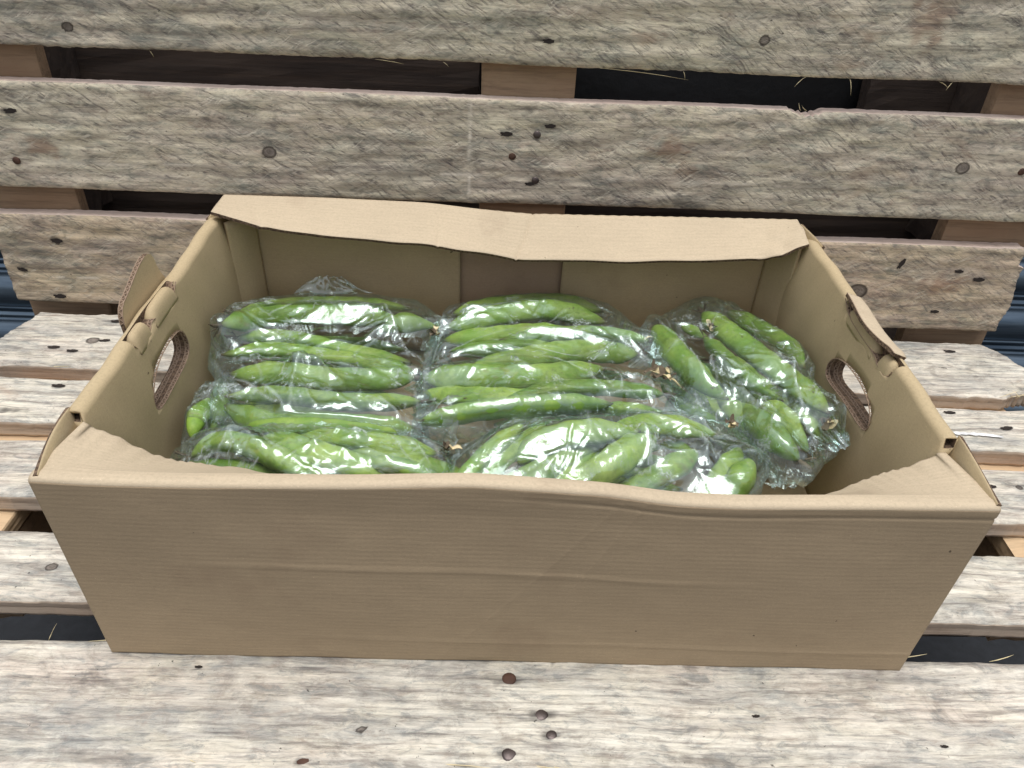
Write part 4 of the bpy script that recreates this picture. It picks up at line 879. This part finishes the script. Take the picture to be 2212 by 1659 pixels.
GLARE = [
    [[[-0.192, 0.6411], [-0.1771, 0.6632], [-0.113, 0.6688], [-0.0974, 0.6344], [-0.1247, 0.6153], [-0.1534, 0.6111], [-0.1823, 0.6215], [-0.2152, 0.6295], [-0.2069, 0.6402]], [[-0.1721, 0.5797], [-0.153, 0.5609], [-0.1267, 0.5251], [-0.1412, 0.5126], [-0.1638, 0.4864], [-0.1788, 0.5107], [-0.1927, 0.5236], [-0.1848, 0.5464], [-0.1825, 0.5636]], [[-0.1271, 0.5496], [-0.1095, 0.5655], [-0.0819, 0.5692], [-0.0829, 0.5562], [-0.1037, 0.5425]], [[-0.1051, 0.6092], [-0.0971, 0.6319], [-0.078, 0.5806], [-0.0916, 0.5866]], [[-0.2194, 0.5792], [-0.2107, 0.5752], [-0.1918, 0.5297], [-0.1955, 0.5255]], [[-0.237, 0.5781], [-0.2206, 0.5836], [-0.1835, 0.5679], [-0.2063, 0.5579], [-0.2278, 0.5632]], [[-0.1488, 0.5655], [-0.1177, 0.5694], [-0.1262, 0.5517], [-0.1366, 0.5469]], [[-0.1265, 0.5173], [-0.103, 0.5204], [-0.0869, 0.5077], [-0.1219, 0.5041]], [[-0.2598, 0.6577], [-0.2245, 0.6614], [-0.2243, 0.6494], [-0.2483, 0.6466]]] ,
    [[[-0.0342, 0.6499], [-0.0281, 0.669], [0.0453, 0.6752], [0.0738, 0.6675], [0.0534, 0.6595], [0.0051, 0.6511], [-0.0181, 0.6304], [-0.0308, 0.6372]], [[-0.0419, 0.5952], [-0.0089, 0.5971], [0.0245, 0.6085], [0.0271, 0.6016], [-0.0047, 0.5893], [-0.036, 0.5852]], [[0.0285, 0.6052], [0.0577, 0.5964], [0.088, 0.5912], [0.1204, 0.6191], [0.1242, 0.6169], [0.09, 0.5833], [0.0507, 0.589]], [[-0.0408, 0.5225], [-0.0092, 0.5222], [-0.0102, 0.5144], [-0.0267, 0.5078], [0.0431, 0.5151], [0.0441, 0.5104], [-0.0239, 0.4995], [-0.0391, 0.4978], [-0.0456, 0.505]], [[0.0853, 0.5578], [0.1003, 0.5673], [0.109, 0.5282], [0.1013, 0.5258]], [[0.1202, 0.5705], [0.1359, 0.5714], [0.1487, 0.5282], [0.1225, 0.5269]], [[0.0572, 0.5848], [0.0884, 0.5799], [0.0851, 0.5708], [0.066, 0.5786]], [[0.0056, 0.6122], [0.0246, 0.6281], [0.0328, 0.6236], [0.0164, 0.6081]], [[-0.0584, 0.5716], [-0.056, 0.5897], [-0.0468, 0.6091], [-0.0403, 0.5907], [-0.0545, 0.5718]], [[0.1073, 0.7034], [0.12, 0.6956], [0.1477, 0.6589], [0.1268, 0.6765]], [[0.1057, 0.532], [0.1386, 0.5357], [0.1344, 0.5236], [0.1065, 0.5163]], [[0.0164, 0.5803], [0.0242, 0.5762], [0.0442, 0.5514], [0.0367, 0.5552]]] ,
    [[[0.2042, 0.5864], [0.2101, 0.589], [0.2306, 0.5636], [0.2267, 0.5424], [0.2648, 0.5464], [0.241, 0.534], [0.2167, 0.5378], [0.1999, 0.5534]], [[0.2754, 0.6162], [0.2902, 0.6195], [0.2981, 0.5826], [0.2851, 0.5797]], [[0.2339, 0.5306], [0.241, 0.529], [0.2458, 0.4805], [0.2388, 0.4983]], [[0.2743, 0.5791], [0.2797, 0.5794], [0.267, 0.5033], [0.2619, 0.5068]], [[0.2114, 0.6346], [0.2189, 0.63], [0.2109, 0.6053], [0.2083, 0.6195]], [[0.2831, 0.5351], [0.2983, 0.5239], [0.2954, 0.4972], [0.285, 0.5136]], [[0.2019, 0.539], [0.2177, 0.5419], [0.2052, 0.5097], [0.197, 0.5112]]] ,
    [[[-0.224, 0.4452], [-0.1993, 0.4697], [-0.1983, 0.4579], [-0.2043, 0.4444], [-0.2142, 0.4344]], [[-0.2031, 0.4593], [-0.1869, 0.4567], [-0.1684, 0.4444], [-0.1515, 0.4324], [-0.1974, 0.432]], [[-0.1065, 0.474], [-0.0997, 0.4743], [-0.0959, 0.4558], [-0.1047, 0.4554]], [[-0.0538, 0.4712], [-0.0455, 0.4665], [-0.0342, 0.4502], [-0.0423, 0.4548]], [[-0.1255, 0.4479], [-0.1129, 0.4452], [-0.1129, 0.4387], [-0.1243, 0.4415]]] ,
    [[[0.0896, 0.4315], [0.1114, 0.4573], [0.1226, 0.4732], [0.1355, 0.4737], [0.1259, 0.4322]], [[0.1425, 0.4964], [0.1738, 0.497], [0.1765, 0.4809], [0.1617, 0.4837], [0.146, 0.4884]], [[0.1746, 0.4773], [0.1818, 0.4672], [0.1779, 0.4281], [0.1657, 0.4276]], [[0.1895, 0.4922], [0.2115, 0.4842], [0.2195, 0.4604], [0.1967, 0.4713]], [[0.0371, 0.471], [0.0583, 0.4807], [0.0626, 0.4756], [0.0415, 0.4644]], [[0.0164, 0.4753], [0.0304, 0.4812], [0.0278, 0.4672], [0.0187, 0.4633]]] ,
    [[[-0.2506, 0.4959], [-0.2461, 0.4998], [-0.2391, 0.4819], [-0.2453, 0.4834]], [[-0.2422, 0.5133], [-0.2352, 0.5136], [-0.226, 0.4989], [-0.2335, 0.5004]], [[-0.2267, 0.4897], [-0.2132, 0.4867], [-0.2091, 0.4762], [-0.2207, 0.4774]]] ,
]
TAIL = [[0.2763, 0.5022, 0.092], [0.2967, 0.5236, 0.11], [0.3079, 0.478, 0.112], [0.2904, 0.4856, 0.088]]

# ---------------------------------------------------------------- bean pods
def catmull(pts, n):
    P = np.array(pts, float); P = np.vstack([2*P[0]-P[1], P, 2*P[-1]-P[-2]]); m = len(P)-3; out = []
    for k in range(n):
        t = k/(n-1)*m; i = min(int(t), m-1); u = t-i; a, b, c, d = P[i:i+4]
        out.append(.5*((2*b)+(-a+c)*u+(2*a-5*b+4*c-d)*u*u+(-a+3*b-3*c+d)*u**3))
    return np.array(out)

def pod_mesh(pts, R, stem, seed):
    r = random.Random(seed); NS, NR = 44, 16
    C = catmull(pts, NS); ext = np.linalg.norm(np.diff(C, axis=0), axis=1); s = np.concatenate([[0], np.cumsum(ext)]); L = s[-1]; s = s/L
    if stem == 1 or stem == -1: pass
    tipend = 0 if stem == 1 else 1          # the pointed beak is opposite the stalk
    x = s if tipend == 1 else 1-s           # 0 at stalk end, 1 at tip
    ln = L
    prof = np.minimum(1, (x*ln/ .022+.03))**.6*np.minimum(1, np.maximum(0, (1-x)*ln/.034))**.66
    prof = np.maximum(prof, np.where(x > .9, .10, .16))
    nb = max(2, int(L/.022)); ph = r.uniform(0, 6)
    bump = 1+.042*np.cos(2*np.pi*nb*x+ph)+.02*np.sin(7*x+ph)
    T = np.gradient(C, axis=0); T /= np.linalg.norm(T, axis=1, keepdims=True)
    tw0 = r.uniform(.1, .75)*r.choice((-1, 1)); v = []; al = []; se = []
    for i in range(NS):
        up = np.array([0, 0, 1.0]); b = np.cross(T[i], up); b /= np.linalg.norm(b); u = np.cross(b, T[i])
        for k in range(NR):
            a = 2*np.pi*k/NR+tw0; rr = R*prof[i]*bump[i]
            # broad bean pods are a little flat with a seam down either side
            c, sn = math.cos(a-tw0), math.sin(a-tw0); rad = rr*(1+.05*abs(c)**6)
            q = C[i]+b*(rad*c*1.12*math.cos(tw0)-rad*sn*.80*math.sin(tw0))+u*(rad*c*1.12*math.sin(tw0)+rad*sn*.80*math.cos(tw0))
            v.append(q); al.append(max(0, (x[i]-.93)/.07)*.9+max(0, (.04-x[i])/.04)*.6); se.append(max(0, abs(c)-.93)/.07*.8)
    f = [(i*NR+k, i*NR+(k+1) % NR, (i+1)*NR+(k+1) % NR, (i+1)*NR+k) for i in range(NS-1) for k in range(NR)]
    f += [tuple(range(NR))[::-1], tuple((NS-1)*NR+k for k in range(NR))]
    o = np.array([C[NS//2][0], C[NS//2][1], C[:, 2].min()-R])
    me = mesh('bean_pod', np.array(v)-o, f)
    for nm, d in (('along', al), ('seam', se)):
        at = me.attributes.new(nm, 'FLOAT', 'POINT'); at.data.foreach_set('value', np.array(d, float))
    return me, o, C, T

def stalk(parent, p, d, o, R, seed):
    r = random.Random(seed); d = Vector(d); base = Vector(p)-Vector(o)
    pts = [base-d*.002, base+d*.004, base+d*.009+Vector((0, 0, .001)), base+d*.013+Vector((0, 0, .003))]
    strand('stalk', pts, R*.30, DRY, parent, .9, 7)
    for k in range(4):
        a = r.uniform(0, 6.28); n = d.orthogonal().normalized(); m = d.cross(n); q = n*math.cos(a)+m*math.sin(a)
        strand('withered_sepal', [base+d*.002+q*R*.25, base+d*.004+q*R*.5, base+d*.007+q*R*(.7+r.uniform(0, .4)), base+d*.009+q*R*(.8+r.uniform(0, .6))], .0011, DRY, parent, .3, 5)

POD_ALL = []
GRP = 'green bean pods in the clear bags'
for i, (b, pts, R, stem, lab) in enumerate(PODS):
    R *= 1.0 if b < 3 else .92
    me, o, C, T = pod_mesh(pts, R, stem, i)
    ob = link('bean_pod', me, [POD], loc=tuple(o)); tag(ob, lab, 'bean pod', GRP)
    if stem is not None:
        e, d = (C[0], -T[0]) if stem == 0 else (C[-1], T[-1]); stalk(ob, e, d, o, R, i)
    POD_ALL.append((b, C, R))
# lower layer of pods in each bag, seen only dimly through the gaps
names = ['the back left bag', 'the back middle bag', 'the right-hand bag', 'the front left bag', 'the front right bag']
LOW = {0: [(-.16, .60, 0.0, 7)], 1: [(.07, .61, .08, 7)], 2: [(.245, .59, -1.05, 6)], 3: [(-.15, .46, -.05, 5)], 4: [(.10, .475, .12, 6)]}
rr = random.Random(12)
for b, L in LOW.items():
    for (cx, cy, an, n) in L:
        span = {0: .15, 1: .17, 2: .09, 3: .07, 4: .09}[b]
        for k in range(n):
            off = (k/(n-1)-.5)*span; a = an+rr.uniform(-.14, .14); d = np.array([math.cos(a), math.sin(a), 0]); nn = np.array([-math.sin(an), math.cos(an), 0])
            c = np.array([cx, cy, .056+rr.uniform(-.004, .004)])+nn*off+np.array([math.cos(an), math.sin(an), 0])*rr.uniform(-.008, .008)
            h = .072 if b != 3 else .08
            pts = [c-d*h, c-d*h*.35+nn*rr.uniform(-.006, .006)+np.array([0, 0, .003]), c+d*h*.35+np.array([0, 0, .003]), c+d*h]
            me, o, C, T = pod_mesh(pts, .0085, 0, 900+b*20+k)
            ob = link('bean_pod', me, [POD], loc=tuple(o)); tag(ob, 'shaded green pod lying under the top layer in '+names[b], 'bean pod', GRP)
            POD_ALL.append((b, C, .0092))

# ---------------------------------------------------------------- clear plastic bags
def inside(px, py, poly):
    c = np.zeros(px.shape, bool); n = len(poly); j = n-1
    for i in range(n):
        xi, yi = poly[i][:2]; xj, yj = poly[j][:2]
        c ^= ((yi > py) != (yj > py)) & (px < (xj-xi)*(py-yi)/(yj-yi+1e-12)+xi); j = i
    return c

def film(bag, outline, folds, label, seed, amp=1.0):
    H = .0015
    poly = np.array(outline)
    # resample the outline evenly, with slight crumple
    Q = []; n = len(poly)
    for i in range(n):
        a, b = poly[i], poly[(i+1) % n]; m = max(1, int(np.linalg.norm((b-a)[:2])/.004))
        for k in range(m): Q.append(a+(b-a)*k/m)
    Q = np.array(Q)
    for _ in range(2): Q = (np.roll(Q, 1, 0)+2*Q+np.roll(Q, -1, 0))/4
    x0, y0 = poly[:, 0].min()-.004, poly[:, 1].min()-.004; x1, y1 = poly[:, 0].max()+.004, poly[:, 1].max()+.004
    nx, ny = int((x1-x0)/H), int((y1-y0)/H); X, Y = np.meshgrid(x0+H*np.arange(nx), y0+H*np.arange(ny), indexing='ij')
    # boundary height: nearest outline sample
    D = (X[..., None]-Q[:, 0])**2+(Y[..., None]-Q[:, 1])**2; near = D.argmin(-1); dist = np.sqrt(D.min(-1)); zb = Q[near, 2]
    IN = inside(X, Y, Q); P0 = IN.copy(); zp = np.full(X.shape, -1.0)
    for (b, C, R) in POD_ALL:
        if b != bag: continue
        for c in C:
            m = ((X-c[0])**2+(Y-c[1])**2 < (R*1.15+(.003 if bag < 5 else .009))**2) & (X > -.2675) & (X < .307)
            IN |= m; zp[m] = np.maximum(zp[m], c[2]-.002)
    zb = np.where(P0, zb, np.maximum(zb, zp))
    nb = IN.copy(); dist = np.zeros(X.shape)
    for it in range(20):     # distance to the rim by peeling
        sh = nb.copy()
        for ax in (0, 1):
            for d in (1, -1): sh &= np.roll(nb, d, ax)
        nb = sh; dist += nb*H
    dist += IN*H*.6
    ob = np.full(X.shape, -1.0)
    for (b, C, R) in POD_ALL:
        if b != bag: continue
        for c in C[::1]:
            d2 = (X-c[0])**2+(Y-c[1])**2; m = d2 < (R*1.15)**2
            ob[m] = np.maximum(ob[m], c[2]+np.sqrt((R*1.15)**2-d2[m])*.96-R*.04+.0010)
    lo = np.where(IN, np.where(dist > .0026, ob, -1), -1)
    Z = np.where(IN, np.maximum(zb, lo), zb)
    for it in range(420):
        A = (np.roll(Z, 1, 0)+np.roll(Z, -1, 0)+np.roll(Z, 1, 1)+np.roll(Z, -1, 1))/4
        Z = np.where(IN, np.maximum(A, lo), zb)
    # crumple: sharp-crested ridges plus the long folds seen in the film
    ed = np.clip(dist/.018, 0, 1)
    slack = np.clip((Z-lo)/.006, 0, 1)
    wx, wy = X+.004*sines(X*12, Y*12, seed+1, 8), Y+.004*sines(X*12, Y*12, seed+2, 8)
    r1 = 1-np.abs(sines(wx*13, wy*15, seed+3, 9)); r2 = 1-np.abs(sines(wx*34, wy*36, seed+4, 11)); r3 = 1-np.abs(sines(wx*80, wy*85, seed+5, 12))
    FA = np.zeros_like(X); fedge = np.zeros_like(X)
    for k, pg in enumerate(GLARE[bag]):
        # taut panels of film that tilt towards the front and fold over at their rear edge
        pm = inside(X+.0016*sines(X*60, Y*60, seed+60+k, 6), Y+.0014*sines(X*60, Y*60, seed+80+k, 6), pg) & IN
        if pm.sum() < 20: continue
        vd = math.degrees(math.atan2(.5188-.1, Y[pm].mean())); el = (84, 78, 88, 81)[k % 4]
        st = math.tan(math.radians((el-vd)/2)); sx = .10*math.sin(k*2.3+seed)
        zt = st*Y+sx*X; c = np.percentile((Z-zt)[pm], 42); pl = zt+c
        nb = pm.copy(); de = np.zeros(X.shape)
        for it in range(5):
            de += nb*.22; sh = nb.copy()
            for ax in (0, 1):
                for dd in (1, -1): sh &= np.roll(nb, dd, ax)
            nb = sh
        de = np.clip(de, 0, 1); de = de**.7
        raise_ = np.clip(pl-Z, 0, .0095)
        Z = Z+raise_*de; FA = np.maximum(FA, de*(raise_ > .0002))
        fedge = np.maximum(fedge, (pm & (de < .45) & (raise_ > .001))*.5)
    crm = (.0011*r1+.0006*r2*(.4+.6*slack)+.00014*r3)*amp*(.25+.75*ed)*(1-.80*FA)
    fr = np.random.default_rng(seed+7); cxm, cym = X[IN].mean(), Y[IN].mean(); spx, spy = X[IN].max()-X[IN].min(), Y[IN].max()-Y[IN].min()
    for k in range(95):
        # small straight tension creases running in from the gathered edges
        a0 = fr.uniform(0, 6.28); rr_ = fr.uniform(.25, .5); px, py = cxm+spx*rr_*math.cos(a0), cym+spy*rr_*math.sin(a0)
        an = math.atan2(cym-py, cxm-px)+fr.normal(0, .5); L = fr.uniform(.010, .055); tx, ty = math.cos(an), math.sin(an)
        u = (X-px)*tx+(Y-py)*ty; v = -(X-px)*ty+(Y-py)*tx+.0008*np.sin(u*200+k); t = u/L
        en = np.clip(1-np.abs(2*t-1)**2, 0, 1)*((t > 0) & (t < 1)); wd = fr.uniform(.0015, .0036)
        crm = crm+fr.uniform(.0006, .0016)*np.clip(1-np.abs(v)/wd, 0, 1)*en*(1-.6*FA)
        if k % 3 == 0: cre2 = .35*np.clip(1-np.abs(v)/.0011, 0, 1)*en; CR2 = cre2 if k == 0 else np.maximum(CR2, cre2)
    cre = np.zeros_like(X)
    for k, ((ax, ay), (bx, by)) in enumerate(folds):
        L = math.hypot(bx-ax, by-ay)+1e-9; tx, ty = (bx-ax)/L, (by-ay)/L
        u = (X-ax)*tx+(Y-ay)*ty; t = u/L; wob = .0014*np.sin(t*7+k)
        v = -(X-ax)*ty+(Y-ay)*tx+wob; en = np.clip(1-np.abs(2*t-1)**4, 0, 1)*((t > 0) & (t < 1))
        wd = .0075+.004*((k*37) % 5)/5; hgt = (.0030+.0016*((k*53) % 4)/4)*amp
        crm = crm+hgt*np.clip(1-np.abs(v)/wd, 0, 1)**1.25*en*(1 if k % 3 else -.35)
        cre = np.maximum(cre, np.clip(1-np.abs(v)/.0016, 0, 1)*en*(.55 if k % 2 else .3))
    cre = np.maximum(np.maximum(cre, fedge), CR2); cre = np.maximum(cre, .45*np.clip(1-dist/.0035, 0, 1))
    Z = np.where(IN, Z+np.maximum(crm, -.0006), Z)
    idx = -np.ones(X.shape, int); V = []; K = []
    inner = IN.copy()
    ii, jj = np.nonzero(inner)
    for c, (i, j) in enumerate(zip(ii, jj)): idx[i, j] = c
    V = np.stack([X[inner], Y[inner], Z[inner]], -1); K = cre[inner]
    F = []
    for i, j in zip(*np.nonzero(inner[:-1, :-1] & inner[1:, :-1] & inner[1:, 1:] & inner[:-1, 1:])):
        F.append((idx[i, j], idx[i+1, j], idx[i+1, j+1], idx[i, j+1]))
    me0 = mesh('plastic_film', V, F)
    bm = bmesh.new(); bm.from_mesh(me0); lay = bm.verts.layers.float.new('crease')
    for vv, k in zip(bm.verts, K): vv[lay] = k
    bmesh.ops.delete(bm, geom=[vv for vv in bm.verts if not vv.link_faces], context='VERTS')
    # pull the stair-stepped rim onto the outline, then turn it down and under
    be = [e for e in bm.edges if e.is_boundary]; bv = {vv for e in be for vv in e.verts}
    for _ in range(6): bmesh.ops.smooth_vert(bm, verts=list(bv), factor=.5, use_axis_x=True, use_axis_y=True, use_axis_z=True)
    cx, cy = Q[:, 0].mean(), Q[:, 1].mean()
    for (dz, k) in ((.008, .004), (.014, -.005), (.012, -.016)):
        be = [e for e in bm.edges if e.is_boundary]
        ret = bmesh.ops.extrude_edge_only(bm, edges=be)
        for vv in [g for g in ret['geom'] if isinstance(g, bmesh.types.BMVert)]:
            dx, dy = vv.co.x-cx, vv.co.y-cy; L = math.hypot(dx, dy)+1e-9; w = 1+.35*math.sin(math.atan2(dy, dx)*23+seed)
            vv.co.z -= dz; vv.co.x = min(max(vv.co.x+dx/L*k*w, -.2665), .3065); vv.co.y += dy/L*k*w
    bmesh.ops.recalc_face_normals(bm, faces=bm.faces)
    me = bpy.data.meshes.new('plastic_film'); bm.to_mesh(me); bm.free()
    me.polygons.foreach_set('use_smooth', [True]*len(me.polygons))
    base = Vector((cx, cy, .01)); me.transform(Matrix.Translation(-base))
    root = empty('plastic_bag', base, label, 'plastic bag', 'clear plastic bags of bean pods in the box')
    link('plastic_film', me, [film_mat('clear_plastic_film', seed)], root)
    return root, base

BAG_LABELS = ['clear plastic bag at the back left with a broad glare across its top',
              'clear plastic bag in the back middle of the box against the bare centre strip',
              'clear plastic bag lying diagonally along the right side of the box',
              'clear plastic bag at the front left, cut off by the front rim of the box',
              'clear plastic bag of crossing curved pods at the front right of the box',
              'small crumpled corner of a clear plastic bag against the left wall of the box']
BAGS = [film(i, OUT[i], FOLDS[i], BAG_LABELS[i], 400+31*i, (1.0, .8, .9, .7, .8, 1.2)[i]) for i in range(6)]

# loose film: sealed flanges and tails that stick out of the bags
def loose(parent, base, pts, nu, nv, seed, amp=.002, name='sealed_edge', mat=None):
    """pts: four corners (world); a crumpled sheet between them"""
    P = [np.array(p) for p in pts]; s = np.linspace(0, 1, nu+1); t = np.linspace(0, 1, nv+1); S, T = np.meshgrid(s, t, indexing='ij')
    W = (P[0][None, None]*((1-S)*(1-T))[..., None]+P[1][None, None]*(S*(1-T))[..., None]+P[2][None, None]*(S*T)[..., None]+P[3][None, None]*((1-S)*T)[..., None])
    L = np.linalg.norm(P[1]-P[0]); Wd = np.linalg.norm(P[3]-P[0])
    n = np.cross(P[1]-P[0], P[3]-P[0]); n /= np.linalg.norm(n)
    d = amp*(1-np.abs(sines(S*L*60, T*Wd*30, seed, 9)))+amp*.5*sines(S*L*130, T*Wd*60, seed+1, 9)
    W = W+n*(d*np.clip(T*3, 0, 1))[..., None]
    e = np.clip(1-np.abs(2*S-1)**3, .0, 1)
    W = W-(P[3]-P[0])*((1-e)*T*.55+.10*T*np.abs(sines(S*L*45, 0*S, seed+2, 6)))[..., None]
    idx = np.arange((nu+1)*(nv+1)).reshape(nu+1, nv+1)
    F = [(idx[i, j], idx[i+1, j], idx[i+1, j+1], idx[i, j+1]) for i in range(nu) for j in range(nv)]
    me = mesh(name, W.reshape(-1, 3)-np.array(base), F)
    at = me.attributes.new('crease', 'FLOAT', 'POINT'); at.data.foreach_set('value', (np.clip((T-.9)/.1, 0, 1)*.35).ravel())
    return link(name, me, [mat], parent)
FM = [r.children[0].data.materials[0] for r, _ in BAGS]
loose(BAGS[0][0], BAGS[0][1], [(-.215, .716, .092), (-.13, .724, .094), (-.15, .733, .112), (-.20, .730, .110)], 30, 10, 71, mat=FM[0])
loose(BAGS[1][0], BAGS[1][1], [(-.055, .515, .085), (.02, .515, .085), (.01, .500, .083), (-.04, .498, .082)], 24, 8, 72, mat=FM[1])
loose(BAGS[1][0], BAGS[1][1], [(.10, .533, .100), (.195, .545, .090), (.215, .532, .090), (.13, .520, .096)], 30, 10, 73, mat=FM[1])
loose(BAGS[2][0], BAGS[2][1], [TAIL[0], TAIL[1], TAIL[2], TAIL[3]], 24, 12, 74, .0015, mat=FM[2])
loose(BAGS[2][0], BAGS[2][1], [(.235, .487, .086), (.275, .465, .084), (.262, .452, .074), (.235, .462, .076)], 20, 10, 75, mat=FM[2])
loose(BAGS[4][0], BAGS[4][1], [(.215, .535, .092), (.232, .440, .090), (.252, .440, .076), (.246, .510, .080)], 30, 12, 76, mat=FM[4])
loose(BAGS[4][0], BAGS[4][1], [(-.045, .50, .086), (-.035, .44, .086), (-.020, .445, .100), (-.025, .50, .102)], 20, 8, 77, mat=FM[4])
loose(BAGS[3][0], BAGS[3][1], [(-.255, .44, .078), (-.225, .405, .078), (-.235, .395, .075), (-.262, .42, .078)], 16, 8, 78, mat=FM[3])

# withered blossoms and bits of straw among the pods
def blossom(loc, seed, label, sc=1.0):
    r = random.Random(seed); root = empty('withered_blossom', loc, label, 'dried flower')
    for k in range(6):
        a = r.uniform(0, 6.28); q = Vector((math.cos(a), math.sin(a), r.uniform(-.1, .5))); n = Vector((-q.y, q.x, 0))
        ln = r.uniform(.004, .009)*sc; w = r.uniform(.0014, .0028)*sc; v = []; f = []
        for i in range(6):
            t = i/5; c = q*ln*t+Vector((0, 0, .002*math.sin(t*4+k)))*sc; ww = w*math.sin(math.pi*min(.95, t*.85+.1))
            v += [c-n*ww+Vector((0, 0, .0006)), c+Vector((0, 0, -.0006)), c+n*ww+Vector((0, 0, .0008))]
        for i in range(5):
            for j in range(2): f.append((i*3+j, i*3+j+1, (i+1)*3+j+1, (i+1)*3+j))
        link('petal', mesh('petal', v, f), [STRAW if (k+seed) % 3 == 0 else DRY], root)
for i, (loc, lab, sc) in enumerate([((.158, .562, .112), 'brown withered blossom at the right end of the back middle bag', 1.3), ((.150, .575, .108), 'second brown blossom beside the pod ends in the back middle bag', 1.2),
    ((.165, .590, .100), 'small dark blossom high in the right end of the back middle bag', 1.0),
    ((-.056, .640, .102), 'pale papery blossom at the right end of the back left bag', 1.3), ((.219, .650, .112), 'buff withered flower between two pods at the top of the right-hand bag', 1.1),
    ((-.246, .635, .108), 'dark withered blossom at the left end of the back left bag', 1.2), ((.205, .500, .110), 'reddish brown dried blossom near the right end of the front right bag', 1.1),
    ((-.032, .470, .100), 'greyish withered blossom between the two front bags', 1.3), ((.290, .505, .108), 'black dried leaf scrap below the right handle hole', 1.5)]):
    blossom(loc, i, lab, sc)
for i, (a, b) in enumerate([((.160, .560, .114), (.171, .546, .112)), ((.146, .570, .113), (.166, .556, .115)), ((.150, .632, .106), (.161, .640, .104))]):
    o = strand('straw_bit', [(0, 0, 0), ((b[0]-a[0])*.5, (b[1]-a[1])*.5, .001), (b[0]-a[0], b[1]-a[1], b[2]-a[2])], .0010, STRAW)
    o.location = a; tag(o, ['short upright straw bit beside the blossoms in the back middle bag', 'longer straw bit lying across the blossoms in the back middle bag', 'tiny straw bit behind the spotted pod tip in the back middle bag'][i], 'straw')
